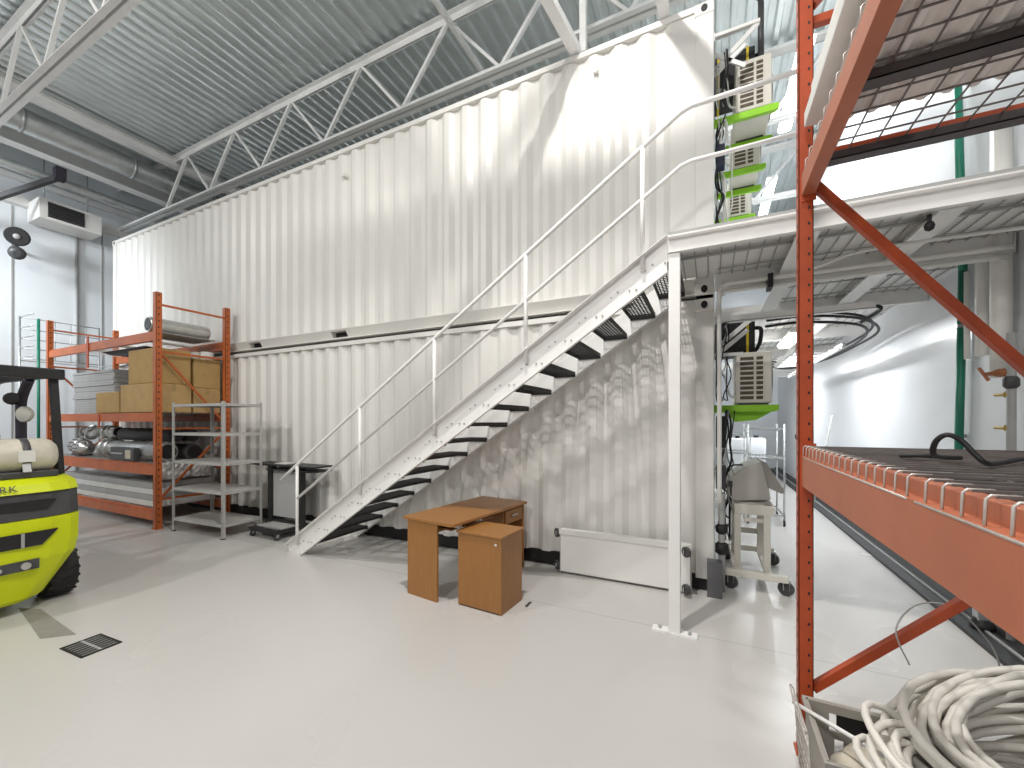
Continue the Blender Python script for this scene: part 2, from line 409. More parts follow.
# small lifting lugs on the upper panel
for x, z, lb in ((-1.13, 5.50, 'small white square tab near the right end of the upper container'), (-4.95, 5.36, 'small white square tab near the middle of the upper container')):
    tag(MB().box(x-.025, x+.025, CY0-.03, CY0+.03, z-.025, z+.025).build('wall_tab', 'lid'), lb, 'tab', 'tabs on the upper container')
tag(box(-.03, .10, 4.30, 4.40, 0, .34).build('conduit_box', 'charcoal'), 'charcoal grey floor box post at the foot of the container corner', 'box')

# ------------------------------------------------------------------ staircase
SY0, SY1 = 3.47, 4.34; DZ = 3.125; SL = .6636
def ztop(x): return 3.134+SL*(x+.304)
st = thing('staircase', 'straight white steel staircase with dark open treads up to the mezzanine', 'staircase', (-2.5, 3.9, 0))
x_a, x_b = -4.86, -.31
def stringer(y, s):
    m = MB(); hgt = .285
    xf = x_a+ (0.0)
    # web polygon clipped to the floor
    zt0 = ztop(xf); xlow = -.304+(0-(3.134-hgt))/SL
    m.prism([(xf, 0), (xlow, 0), (x_b, ztop(x_b)-hgt), (x_b, ztop(x_b)), (xf, max(.14, zt0))], y-.006, y+.006)
    # flanges facing outwards
    for dz in (0, -hgt):
        xs = xf if dz == 0 else xlow
        m.bar((xs, y+s*.034, ztop(xs)+dz-.003), (x_b, y+s*.034, ztop(x_b)+dz-.003), .068 if dz == 0 else .03, .006)
    return m
stringer(SY0, -1).build('stringer', 'stwhite', st)
stringer(SY1, 1).build('stringer', 'stwhite', st)
bo = MB(); NT = 16; RISE = DZ/17; RUN = RISE/SL
def tx(k): return -.304 + (k*RISE - (3.134-.165))/SL      # centre of tread k
for k in range(1, NT+1):
    z = k*RISE
    for dx in (-.075, .02, .075):
        bo.cyl((tx(k)+dx, SY0-.014, z-.012), (tx(k)+dx, SY0+.0, z-.012), .008, 8)
    bo.cyl((tx(k)-.13, SY0-.014, z-.05), (tx(k)-.13, SY0, z-.05), .006, 8)
bo.build('bolts', 'grey', st)
tr0 = None
for k in range(1, NT+1):
    if tr0 is None:
        m = MB(); cx, z = tx(k), k*RISE; y0, y1 = SY0+.008, SY1-.008; w = .245
        m.box(cx-w/2, cx-w/2+.012, y0, y1, z-.045, z); m.box(cx+w/2-.012, cx+w/2, y0, y1, z-.035, z)
        nb = 8
        for i in range(1, nb): m.box(cx-w/2+i*w/nb-.0035, cx-w/2+i*w/nb+.0035, y0, y1, z-.012, z)
        j = y0+.03
        while j < y1: m.box(cx-w/2, cx+w/2, j-.003, j+.003, z-.009, z-.002); j += .05
        m.box(cx-w/2, cx+w/2, y0, y0+.006, z-.055, z); m.box(cx-w/2, cx+w/2, y1-.006, y1, z-.055, z)
        tr0 = m.build('tread', 'tread', st)
    else:
        t = tr0.copy(); C.objects.link(t); t.location = ((k-1)*RUN, 0, (k-1)*RISE)
RP = .0185
posts = (-4.67, -3.60, -2.56, -1.53, -.496)
for i, x in enumerate(posts):
    MB().cyl((x, SY0-.028, ztop(x)-.12), (x, SY0-.028, ztop(x)+.875), RP, 12).build('handrail_post', 'stwhite', st)
def zr(x, d): return ztop(x)+d
k = -.17
pts = [(-4.98, SY0-.028, zr(-4.98, .885))] + [(-4.67, SY0-.028, zr(-4.67, .885)), (k-.04, SY0-.028, 4.075), (k+.04, SY0-.028, 4.10), (.62, SY0-.028, 4.115)]
MB().tube(pts, RP, 12).build('handrail', 'stwhite', st)
pts = [(-4.67, SY0-.028, zr(-4.67, .46)), (k-.04, SY0-.028, 3.655), (k+.04, SY0-.028, 3.675), (.62, SY0-.028, 3.68)]
MB().tube(pts, RP*.9, 12).build('middle_rail', 'stwhite', st)
MB().cyl((.62, SY0-.028, 3.0), (.62, SY0-.028, 4.13), RP, 12).build('handrail_post', 'stwhite', st)

# ------------------------------------------------------------------ mezzanine deck
dk = thing('mezzanine_deck', 'white mezzanine walkway with mesh floor in front of the containers', 'mezzanine', (.9, 5, 0))
m = MB()   # front fascia channel along x
m.box(-.30, WR-.01, SY0-.004, SY0+.008, 2.99, 3.125); m.box(-.30, WR-.01, SY0-.05, SY0, 2.99, 3.0); m.box(-.30, WR-.01, SY0-.05, SY0, 3.112, 3.125)
m.build('fascia', 'stwhite', dk)
box(-.30, WR-.01, SY0-.02, SY0+.02, 3.125, 3.16).build('toe_strip', 'grey', dk)
def post(x, y):
    box(x-.043, x+.043, y-.043, y+.043, .012, 2.99).build('post', 'stwhite', dk, .006)
post(-.255, SY0+.01)
pl = MB()
pl.box(-.42, -.305, SY0-.05, SY0+.04, 0, .014); pl.box(-.205, -.09, SY0-.06, SY0+.03, 0, .014); pl.box(-.31, -.2, SY0-.05, SY0+.06, 0, .012)
pl.build('base_plate', 'stwhite', dk)
MB().cyl((-.365, SY0, .014), (-.365, SY0, .035), .014, 6).cyl((-.145, SY0-.02, .014), (-.145, SY0-.02, .035), .014, 6).build('anchor_bolt', 'galv2', dk)
for x in (.62, 1.36):
    j = MB(); j.box(x-.07, x+.07, SY0, 14.5, 2.985, 3.0); j.box(x-.006, x+.006, SY0, 14.5, 3.0, 3.10)
    j.build('joist', 'stwhite', dk)
for y in (4.42, 5.8, 7.6, 9.4, 11.2):
    j = MB(); j.box(.04, WR-.01, y-.035, y+.035, 2.93, 3.08); j.build('cross_joist', 'stwhite', dk)
box(-.29, WR-.01, SY0+.01, CY0-.01, 3.085, 3.12).build('deck_sheet', 'plate_top', dk)
box(.70, WR-.01, CY0-.01, 14.5, 3.085, 3.12).build('deck_sheet', 'plate_top', dk)
wm = MB(); x = -.22
while x < WR-.03:
    wm.bar((x, SY0+.02, 3.07), (x, (CY0-.02 if x < .7 else 11.), 3.07), .008, .008); x += .1
for y in (3.62, 3.80):
    wm.bar((-.25, y, 3.06), (WR-.04, y, 3.06), .03, .016)
y = 4.2
while y < 11: wm.bar((.06 if y < CY0 else .72, y, 3.065), (WR-.04, y, 3.065), .012, .01); y += .45
wm.build('mesh_wires', 'grey', dk)

# white conduits, brackets and hoses under the deck
tag(MB().tube(spline([(.075, 4.36, .9), (.075, 4.36, 2.0), (.075, 4.36, 2.80), (.11, 4.345, 2.87), (.2, 4.33, 2.89), (1.0, 4.33, 2.89), (1.98, 4.33, 2.89)], 6), .02, 10).build('conduit_pipe', 'lid'), 'white conduit rising at the container corner then crossing under the mezzanine', 'pipe', 'white conduits under the deck')
tag(MB().tube(spline([(.075, 4.30, .9), (.075, 4.30, 2.0), (.075, 4.30, 2.86), (.12, 4.28, 2.925), (.25, 4.26, 2.94), (1.0, 4.26, 2.94), (1.98, 4.26, 2.94)], 6), .02, 10).build('conduit_pipe', 'lid'), 'second white conduit just above the first under the mezzanine', 'pipe', 'white conduits under the deck')
tag(MB().box(.455, .495, 4.22, 4.38, 2.85, 2.97).build('pipe_clamp', 'blacksteel'), 'black clamp holding the two white conduits under the deck', 'clamp')
a = MB(); a.box(.05, 1.3, 4.60, 4.605, 2.66, 2.72); a.box(.05, 1.3, 4.60, 4.68, 2.66, 2.665); a.box(.05, .056, 4.60, 4.66, 2.70, 2.86)
tag(a.build('cable_tray', 'stwhite'), 'narrow white angle tray carrying a black cable below the deck', 'cable tray')
tag(MB().tube(spline([(.06, 4.65, 2.3), (.10, 4.65, 2.6), (.22, 4.645, 2.69), (.6, 4.64, 2.685), (1.2, 4.64, 2.69), (1.35, 4.66, 2.66), (1.3, 5.0, 2.62)], 8), .016, 8).build('black_cable', 'black'), 'black cable lying along the white angle tray', 'cable', 'black cables in the corridor')
for i, (dz, dr, lb) in enumerate(((0, 0, 'outermost black cable loop hanging under the mezzanine'), (.05, .06, 'inner black cable loop nested under the mezzanine'), (-.04, .12, 'innermost black cable loop drooping below the mezzanine'))):
    p = [(.55, 5.2+dr, 2.76+dz), (.95, 5.35+dr, 2.80+dz), (1.5, 5.75+dr, 2.80+dz), (1.86-dr, 6.5, 2.78+dz), (1.86-dr, 7.4, 2.74+dz), (1.66-dr, 8.2, 2.66+dz), (1.3-dr, 8.6-dr, 2.62+dz), (.8, 8.3, 2.70+dz)]
    tag(MB().tube(spline(p, 8), .015, 8).build('cable_loop', 'black'), lb, 'cable', 'black cable loops under the deck')
a = MB(); a.box(1.0, 1.04, 6.5, 10.5, 2.60, 2.66); a.box(1.5, 1.54, 6.5, 10.5, 2.60, 2.66)
yy = 6.6
while yy < 10.5: a.box(1.0, 1.54, yy, yy+.03, 2.60, 2.615); yy += .3
tag(a.build('cable_ladder', 'stwhite'), 'white cable ladder hanging along the corridor under the deck', 'cable tray')
tag(MB().tube(spline([(.62, 3.9, 2.84), (.8, 3.88, 2.88), (.95, 3.86, 2.92), (1.2, 3.84, 2.93), (1.6, 3.84, 2.93), (1.93, 3.86, 2.93)], 8), .013, 8).build('white_hose', 'lid'), 'thin white hose slung under the deck to the right wall', 'hose')
cmr = thing('security_camera', 'small black camera hanging below the mezzanine near its right end', 'camera', (1.26, 3.5, 2.85))
MB().lathe((1.26, 3.52, 2.94), (0,0,-1), [(0,.02),(.02,.027),(.045,.022),(.055,.006)], 14).build('dome', 'black', cmr)
MB().cyl((1.26, 3.52, 2.93), (1.26, 3.52, 2.99), .012, 10).build('stem', 'dkgrey', cmr)

# ------------------------------------------------------------------ AC units, shelves, fans, brackets
def ac(y, z, label):
    t = thing('condenser_unit', label, 'air conditioner', (.41, y+.4, z), 0, 'condenser units along the container ends')
    x0, x1, hh = .24, .575, .56
    box(x0, x1, y, y+.62, z+.02, z+hh).build('casing', 'beige', t, .012)
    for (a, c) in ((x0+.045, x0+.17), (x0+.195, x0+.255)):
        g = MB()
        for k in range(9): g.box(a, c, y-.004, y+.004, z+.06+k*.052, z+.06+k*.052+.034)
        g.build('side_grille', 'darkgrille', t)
    MB().lathe((x1-.002, y+.31, z+.29), (1,0,0), [(0,.235),(.012,.235),(.016,.22)], 28).build('fan_grille', 'dkgrey', t)
    g = MB()
    for r in (.06, .11, .16, .21): g.tube([(x1+.018, y+.31+r*math.cos(2*PI*i/24), z+.29+r*math.sin(2*PI*i/24)) for i in range(24)], .004, 6, True)
    g.build('fan_guard', 'beige', t)
    box(x0+.03, x1-.03, y+.0, y+.05, z, z+.02).build('foot', 'dkgrey', t)
    box(x0+.03, x1-.03, y+.50, y+.55, z, z+.02).build('foot', 'dkgrey', t)
    MB().tube(spline([(x0+.05, y+.05, z+.12), (x0-.05, y-.02, z+.1), (x0-.1, y+.0, z+.3), (x0-.18, y+.1, z+.4)], 6), .011, 8).build('refrigerant_hose', 'lid', t)
    return t
def shelf(y, z, label, pan=False):
    t = thing('support_bars', label, 'bracket', (.3, y+.25, z-.07), 0, 'green bars under the condenser units')
    for yy in (y-.03, y+.50):
        MB().prism([(.035, z), (.635, z), (.635, z-.05), (.60, z-.072), (.035, z-.072)], yy, yy+.05).build('bar', 'green', t, .004)
    if pan: MB().prism([(.16, z-.072), (.58, z-.072), (.44, z-.16), (.24, z-.18)], y+.06, y+.45).build('drain_pan', 'green', t)
    return t
def fanbox(y, z, label):
    t = thing('exhaust_fan_box', label, 'fan', (.24, y+.25, z), 0, 'black fan boxes with yellow straps')
    box(.045, .44, y, y+.5, z, z+.34).build('housing', 'black', t, .01)
    MB().box(.07, .095, y-.006, y+.506, z-.004, z+.345).build('strap', 'yellow', t)
    MB().box(.355, .38, y-.006, y+.506, z-.004, z+.345).build('strap', 'yellow', t)
    MB().tube(spline([(.44, y+.1, z+.28), (.50, y+.05, z+.25), (.49, y+.1, z+.1), (.44, y+.2, z+.02)], 6), .022, 8).build('duct_hose', 'black', t)
    return t
def bracket(y, z, label):
    t = thing('wall_bracket', label, 'bracket', (.2, y, z-.36), 0, 'white triangular brackets on the container ends')
    m = MB(); m.bar((.035, y, z), (.46, y, z), .05, .035); m.build('arm', 'stwhite', t)
    MB().bar((.44, y, z-.015), (.05, y, z-.35), .045, .02, (0,1,0)).build('strut', 'stwhite', t)
    MB().box(.031, .045, y-.03, y+.03, z-.40, z+.03).build('wall_plate', 'stwhite', t)
    return t
Y0 = 5.0; UPZ = 3.11
names = ('nearest', 'second', 'third')
fl, nm = 'lower', 'lower'
ac(Y0, 1.84, 'beige condenser unit on the lower green bars under the mezzanine')
shelf(Y0, 1.84, 'lime green bars with drain pan below the lower condenser unit', True)
for i in range(3):
    yy = Y0+(0, 1.1, 2.5)[i]
    ac(yy, 1.84+UPZ, ('nearest and largest beige condenser unit up above the mezzanine', 'middle beige condenser unit of the three above the mezzanine', 'farthest and lowest in view beige condenser unit above the mezzanine')[i])
    shelf(yy, 1.84+UPZ, ('nearest and largest lime green bars above the mezzanine', 'middle lime green bars of the three pairs above the mezzanine', 'farthest lime green bars of the three pairs above the mezzanine')[i])
fanbox(5.2, 2.43, 'black fan box with yellow straps above the lower condenser unit'); bracket(4.93, 2.80, 'white triangular bracket holding the lower black fan box')
fanbox(5.2, 5.46, 'black fan box with yellow straps above the nearest upper condenser'); bracket(4.93, 5.81, 'white triangular bracket above the nearest upper condenser unit')
tag(MB().bar((.035, 4.8, 2.34), (.34, 4.8, 2.60), .04, .02, (0,1,0)).bar((.035, 4.8, 2.36), (.30, 4.8, 2.36), .04, .03).build('hose_bracket', 'stwhite'), 'small white bracket left of the lower condenser unit', 'bracket')
tag(MB().bar((.035, 4.8, 5.30), (.32, 4.8, 5.52), .04, .02, (0,1,0)).bar((.035, 4.8, 5.52), (.32, 4.8, 5.30), .04, .02, (0,1,0)).build('hose_bracket', 'stwhite'), 'white crossed bracket left of the nearest upper condenser unit', 'bracket')
tag(MB().cyl((.49, 5.15, 5.55), (.49, 5.15, 6.25), .03, 10).lathe((.49, 5.15, 6.25), (0,0,1), [(0,.045),(.05,.045)], 12).build('vent_pipe', 'dkgrey'), 'dark vertical vent pipe with a capped top beside the upper fan box', 'pipe')
# cable tangles beside the condensers
def tangle(y, za, zb, n, seed, label):
    random.seed(seed); t = thing('cable_bundle', label, 'cables', (.1, y, za), 0, 'cable bundles on the container ends')
    for i in range(n):
        x = random.uniform(.06, .2); p = []
        zz = zb
        while zz > za:
            p.append((min(.24, max(.055, x+random.uniform(-.05, .05))), y+random.uniform(-.12, .12), zz)); zz -= random.uniform(.12, .28)
        p.append((x, y, za))
        MB().tube(spline(p, 5), random.choice((.006, .008, .011)), 7).build('cable', random.choice(('black', 'black', 'lid', 'grey')), t)
tangle(4.85, .42, 1.78, 8, 3, 'tangle of black and white cables below the lower green shelf')
tangle(4.78, 1.88, 2.75, 7, 5, 'tangle of cables left of the lower condenser unit')
tangle(4.80, 3.3, 4.8, 8, 8, 'tangle of cables below the nearest upper green shelf')
tangle(4.80, 4.95, 5.45, 6, 9, 'tangle of cables left of the nearest upper condenser unit')
tag(box(.05, .14, 4.62, 4.74, 1.40, 1.72).build('switch_box', 'black', None, .008), 'black switch box on the container end under the green shelf', 'box', 'boxes on the container end')
tag(box(.05, .14, 4.62, 4.74, .98, 1.22).build('switch_box', 'dkgrey', None, .008), 'dark grey switch box lower down, near the hopper cart', 'box', 'boxes on the container end')
tag(box(.05, .13, 4.60, 4.70, 4.22, 4.45).build('control_box', 'navy', None, .01), 'navy blue control box on the upper container end', 'box')
v = thing('floor_valve', 'dark valve on a grey pipe rising by the container corner', 'valve', (.10, 4.52, 0))
MB().cyl((.10, 4.52, 0), (.10, 4.52, .95), .03, 12).build('riser', 'grey', v)
MB().lathe((.10, 4.52, .36), (0,0,1), [(0,.035),(.02,.06),(.10,.06),(.12,.035)], 12).build('valve_body', 'black', v)
MB().lathe((.10, 4.52, .56), (0,0,1), [(0,.03),(.02,.055),(.08,.055),(.1,.03)], 12).build('valve_body', 'black', v)
MB().bar((.04, 4.5, .62), (.17, 4.5, .66), .02, .02).build('valve_lever', 'blacksteel', v)

# LED tubes
def led(x, y, z, L, label, hang):
    t = thing('linear_light', label, 'light', (x, y, z), 0, 'linear LED lights')
    MB().box(x-.09, x+.09, y-L/2, y+L/2, z+.03, z+.075).build('housing', 'white', t)
    MB().prism([(x-.10, z+.03), (x-.07, z-.012), (x+.07, z-.012), (x+.10, z+.03)], y-L/2, y+L/2).build('diffuser', 'tube', t)
    for dy in (-L*.35, L*.35): MB().cyl((x, y+dy, z+.075), (x, y+dy, hang), .006, 6).build('hanger', 'galv2', t)
led(1.2, 7.8, 6.9, 2.0, 'nearest glowing linear light above the upper corridor', 7.6)
led(1.2, 11.4, 6.9, 2.0, 'farther glowing linear light above the upper corridor', 7.6)
led(1.08, 7.35, 2.86, 1.1, 'glowing linear light under the mezzanine walkway', 2.99)
led(1.08, 11.0, 2.86, 1.1, 'farther linear light under the mezzanine walkway', 2.99)

# ------------------------------------------------------------------ right wall pipes
def rpipe(y0, y1, z0, z1, r, m, lb, name='wall_pipe', x=None, grp=None):
    x = x or WR-.05
    return tag(MB().tube([(x, y0, z0), (x, (y0+y1)/2+.0, (z0+z1)/2), (x, y1, z1)], r, 10).build(name, m), lb, 'pipe', grp)
g = thing('green_pipe', 'green vertical pipe clipped to the glossy right wall', 'pipe', (WR-.05, 5.1, .11))
MB().cyl((WR-.05, 5.12, .11), (WR-.05, 5.0, 3.0), .03, 12).cyl((WR-.05, 5.0, 3.0), (WR-.05, 5.1, 4.9), .03, 12).build('pipe_run', 'pipegreen', g)
MB().box(WR-.09, WR-.003, 5.06, 5.10, 1.52, 1.55).box(WR-.09, WR-.003, 4.99, 5.03, 2.5, 2.53).build('pipe_clip', 'galv2', g)
h = thing('valve_manifold', 'brass and red valve assembly on a grey pipe at the right edge', 'valve', (1.93, 4.2, .11))
MB().cyl((1.93, 4.18, .11), (1.93, 4.18, 2.3), .025, 12).build('riser', 'grey', h)
MB().lathe((1.93, 4.18, 2.02), (-.6,.8,0), [(0,.02),(.03,.03),(.07,.03),(.10,.016),(.14,.013)], 12).build('valve_body', 'valvered', h)
MB().bar((1.82, 4.31, 2.07), (1.86, 4.28, 1.97), .014, .02).build('handle', 'valvered', h)
for z in (1.86, 1.62): MB().lathe((1.93, 4.18, z), (-.6,.8,0), [(0,.024),(.03,.024),(.04,.012),(.09,.010)], 10).build('brass_tap', 'brass', h)
MB().lathe((1.93, 4.18, 1.9), (0,0,1), [(0,.026),(.02,.042),(.07,.042),(.09,.026)], 10).build('coupling', 'dkgrey', h)
for i, (y, r, za, zb, mt, lb) in enumerate(((4.62, .05, 2.2, 3.6, 'lid', 'thicker white insulated pipe on right wall left of the valves'), (4.40, .06, 2.0, 3.9, 'lid', 'white insulated pipe above the valve assembly'), (4.86, .02, 2.2, 2.95, 'lid', 'thin white pipe beside the green pipe'))):
    tag(MB().tube([(WR-.08, y, za), (WR-.08, y, (za+zb)/2), (WR-.08, y, zb)], r, 12).build('insulated_pipe', mt), lb, 'pipe', 'white pipes on the right wall')
p = thing('pipe_stand', 'short pale steel stand on the black baseboard under the orange beam', 'stand', (1.90, 4.45, .05))
MB().box(1.87, 1.95, 4.44, 4.52, .12, 1.3).build('upright', 'galv2', p)
MB().lathe((1.91, 4.48, .04), (0,0,1), [(0,.07),(.05,.07),(.07,.05),(.09,.05)], 14).build('foot', 'black', p)
st2 = thing('hanging_strap', 'black strap hanging in the corridor left of the orange upright', 'strap', (.9, 5.0, 1.45))
sx, sy = .80, 4.75
MB().tube([(sx, sy, 2.66), (sx, sy, 2.1), (sx, sy, 1.62)], .012, 8).cyl((sx, sy, 2.16), (sx, sy, 1.60), .022, 8).build('webbing', 'black', st2)
MB().tube(spline([(sx, sy, 1.60), (sx-.06, sy, 1.53), (sx-.03, sy, 1.47), (sx+.05, sy, 1.50)], 6), .006, 6).build('hook', 'dkgrey', st2)

# ------------------------------------------------------------------ hopper cart in corridor
ct = thing('hopper_cart', 'off-white wheeled cart carrying a slanted grey hopper in the corridor', 'cart', (.43, 5.1, 0))
m = MB(); m.box(.13, .66, 4.58, 4.65, .14, .20); m.box(.13, .66, 5.55, 5.62, .14, .20); m.box(.20, .26, 4.65, 5.55, .15, .19); m.box(.48, .54, 4.65, 5.55, .15, .19)
m.build('base_frame', 'beige', ct, .005)
for x in (.215, .47):
    for y in (4.70, 5.3): box(x, x+.06, y, y+.06, .19, .84).build('leg', 'beige', ct, .004)
m = MB(); m.box(.22, .56, 4.69, 5.38, .74, .84); m.box(.30, .475, 4.72, 4.74, .66, .70); m.box(.22, .55, 5.34, 5.37, .40, .46)
m.build('top_frame', 'beige', ct, .004)
MB().prism([(.152,.93),(.159,1.031),(.223,1.116),(.315,1.20),(.457,1.257),(.478,1.228),(.526,.99),(.543,.882),(.227,.845),(.19,.87)], 4.80, 5.35).build('hopper', 'hopper', ct, .008)
MB().prism([(.462,1.262),(.50,1.255),(.656,.975),(.636,.949),(.518,1.0)], 4.79, 5.36).build('chute', 'hopper2', ct, .004)
MB().box(.17, .205, 4.79, 4.80, .99, 1.05).build('socket', 'dkgrey', ct)
MB().tube(spline([(.30, 4.9, 1.21), (.2, 4.88, 1.2), (.12, 4.86, 1.1), (.10, 4.85, .95), (.12, 4.85, .75), (.17, 4.83, .66), (.19, 4.82, .8), (.19, 4.79, 1.0)], 6), .008, 8).build('power_cable', 'black', ct)
cc = None
for x, y in ((.18, 4.64), (.65, 4.66), (.18, 5.59), (.65, 5.59)):
    if cc is None:
        w = MB().cyl((x-.009, y-.015, .068), (x+.009, y+.015, .068), .068, 18).build('caster', 'dkgrey', ct)
        f = MB(); f.box(x-.028, x-.022, y-.035, y+.035, .06, .16); f.box(x+.022, x+.028, y-.035, y+.035, .06, .16); f.box(x-.03, x+.03, y-.04, y+.04, .14, .16)
        fk = f.build('fork', 'galv2', w); cc = (w, x, y)
    else:
        w = copy_tree(cc[0], (x-cc[1], y-cc[2], 0), parent=ct)
# far corridor clutter
def trolley(x, y, hh, label, seed):
    t = thing('wire_trolley', label, 'trolley', (x, y, 0), 0, 'metal trolleys far down the corridor')
    for i in (-.25, .25):
        for j in (-.4, .4):
            MB().cyl((x+i, y+j, .1), (x+i, y+j, hh), .014, 8).build('post', 'galv2', t)
            MB().cyl((x+i-.012, y+j, .05), (x+i+.012, y+j, .05), .05, 12).build('wheel', 'black', t)
    for z in (.15, .6, 1.05, hh-.1):
        m = MB(); m.box(x-.25, x+.25, y-.4, y-.385, z, z+.03); m.box(x-.25, x+.25, y+.385, y+.4, z, z+.03); m.box(x-.25, x-.238, y-.4, y+.4, z, z+.03); m.box(x+.238, x+.25, y-.4, y+.4, z, z+.03)
        k = -.2
        while k < .25: m.box(x+k-.003, x+k+.003, y-.4, y+.4, z+.01, z+.02); k += .05
        m.build('shelf', 'galv2', t)
trolley(.80, 8.1, 1.62, 'taller metal shelf trolley far down the corridor beside the pole', 1)
trolley(.42, 9.2, 1.5, 'metal shelf trolley farther back, left in the corridor', 2)
for i, (x, y) in enumerate(((.55, 10.6), (.95, 11.0))):
    t = thing('water_drum', ('pale drum on the left, far down the corridor', 'pale drum on the right, far down the corridor')[i], 'drum', (x, y, 0), 0, 'pale drums far down the corridor')
    MB().lathe((x, y, 0), (0,0,1), [(0,.18),(.02,.2),(.5,.2),(.55,.18),(.9,.2),(1.25,.2),(1.28,.16)], 18).build('drum_body', 'wall', t)
    MB().lathe((x, y, 1.28), (0,0,1), [(0,.05),(.06,.05)], 10).build('cap', 'black', t)
tag(MB().cyl((1.25, 7.2, 0), (1.62, 7.5, 1.75), .013, 8).build('leaning_pole', 'grey'), 'thin grey pole leaning against the right wall, far corridor', 'pole')

# ------------------------------------------------------------------ right pallet rack (near camera)
RX, RXb, RY = .408, 1.32, 2.466
rk = thing('pallet_rack', 'tall red-orange pallet rack at right, nearest to the camera', 'pallet rack', (RX, RY, 0))
def upright(x0, y0, hh, m, parent, w=.062, d=.06):
    o = MB(); o.box(x0, x0+w, y0, y0+.004, 0, hh); o.box(x0, x0+.004, y0, y0+d, 0, hh); o.box(x0+w-.004, x0+w, y0, y0+d, 0, hh)
    o.box(x0-.01, x0+w+.01, y0-.01, y0+d+.02, 0, .008)
    u = o.build('upright', m, parent)
    h = MB(); z = .12
    while z < hh-.05:
        h.box(x0+w*.62, x0+w*.62+.009, y0-.001, y0+.002, z, z+.013); h.box(x0-.001, x0+.002, y0+d*.5-.005, y0+d*.5+.005, z, z+.02)
        z += .0765
    merge(u, h, 'black')
    return u
upright(RX-.012, RY, 4.9, 'red', rk); upright(RXb, RY, 4.9, 'red', rk)
def brace(a, b): MB().bar(a, b, .038, .038).build('brace', 'red', rk)
yb = RY+.03
brace((RX+.05, yb, .335), (RXb+.02, yb, 1.20)); brace((RX+.05, yb, 2.86), (RXb+.02, yb, 1.70)); brace((RX+.05, yb, 2.985), (RXb+.02, yb, 2.985)); brace((RX+.05, yb, 3.66), (RXb+.02, yb, 3.66)); brace((RX+.05, yb, 3.75), (RXb+.02, yb, 4.6))
YN = -.6
def rack_beam(x, zb, zt, s):
    m = MB()   # stepped box beam along y
    m.prism([(x, zb), (x+s*.055, zb), (x+s*.055, zt), (x+s*.022, zt), (x+s*.022, zt-.04), (x, zt-.04)] if s > 0 else [(x, zb), (x+s*.055, zb), (x+s*.055, zt), (x, zt)], YN, RY-.002)
    m.build('beam', 'beam', rk, .003)
rack_beam(RX, 1.345, 1.535, 1); rack_beam(RXb+.06, 1.345, 1.535, -1)
rack_beam(RX, 2.79, 2.93, 1); rack_beam(RXb+.06, 2.79, 2.93, -1)
for (zb, zt) in ((1.32, 1.56), (2.76, 2.95)): box(RX-.002, RX+.06, RY-.006, RY, zb, zt).build('beam_connector', 'red', rk)
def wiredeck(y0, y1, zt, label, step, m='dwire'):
    t = thing('wire_deck', label, 'wire deck', ((RX+RXb)/2, (y0+y1)/2, zt), 0, 'wire decks on the near rack')
    r = .0027; xa, xb_ = RX+.018, RXb+.045
    a = MB(); y = y0+.03; f = MB()
    while y < y1:
        a.bar((xa, y, zt+.004), (xb_, y, zt+.004), r*2, r*2)
        f.tube([(xa+.03, y, zt+.006), (xa-.006, y, zt+.006), (xa-.012, y, zt), (xa-.014, y, zt-.05)], r*1.0, 6); y += step
    f.tube([(xa-.016, y0+.02, zt-.05), (xa-.016, y1-.01, zt-.05)], r*1.3, 6)
    x = xa+.05
    while x < xb_: a.bar((x, y0+.01, zt-.001), (x, y1-.01, zt-.001), r*2, r*2); x += .1
    a.build('mesh', m, t); f.build('front_hooks', 'wire', t)
    for yy in (y0+.13, y0+.71, y1-.04):
        c = MB(); c.box(RX+.05, RXb+.01, yy-.03, yy+.03, zt-.04, zt-.036); c.box(RX+.05, RXb+.01, yy-.03, yy-.026, zt-.04, zt-.004); c.box(RX+.05, RXb+.01, yy+.026, yy+.03, zt-.04, zt-.004)
        c.build('support_channel', 'bar', t)
    return t
wiredeck(1.23, 2.45, 1.54, 'galvanised wire deck on the lower beam, far bay end', .07)
wiredeck(.02, 1.22, 1.54, 'galvanised wire deck on the lower beam, closest to the camera', .07)
wiredeck(1.20, 2.45, 2.935, 'wire deck on the upper beam, seen from below', .09)
wiredeck(-.02, 1.19, 2.935, 'wire deck on the upper beam, closest to the camera', .09)
# corrugated sheets on the upper deck
def corr_sheet(x0, x1, y0, y1, z, p=.076, d=.018):
    pr = []; x = x0
    while x < x1: pr += [(x, 0), (x+.018, 0), (x+p/2, d), (x+p/2+.018, d)]; x += p
    n = len(pr); e = .0018
    vs = [(a, yy, z+b+q) for q in (0, e) for yy in (y0, y1) for a, b in pr]
    fs = [(i, i+1, n+i+1, n+i) for i in range(n-1)] + [(2*n+i, 3*n+i, 3*n+i+1, 2*n+i+1) for i in range(n-1)]
    fs += [(i, 2*n+i, 2*n+i+1, i+1) for i in range(n-1)] + [(n+i, n+i+1, 3*n+i+1, 3*n+i) for i in range(n-1)]
    return MB().add(vs, fs)
sheets = ('lowest corrugated sheet on the upper wire deck', 'second corrugated sheet from the bottom of the upper deck stack', 'third corrugated sheet from the bottom of the upper deck stack', 'fourth corrugated sheet from the bottom of the upper deck stack', 'topmost corrugated sheet on the upper deck stack')
for i in range(5):
    tag(corr_sheet(RX+.03+.004*i, RXb+.02, .15, 2.17-.012*i, 2.945+i*.024).build('corrugated_sheet', 'sheet'), sheets[i], 'roofing sheet', 'corrugated sheets on the upper deck')
tag(box(RX+.0, RX+.5, .1, 2.40, 3.09, 3.16).build('foam_board', 'sheetw', None, .004), 'white board lying on top of the corrugated sheets, lower of the two', 'board', 'boards on the corrugated sheets')
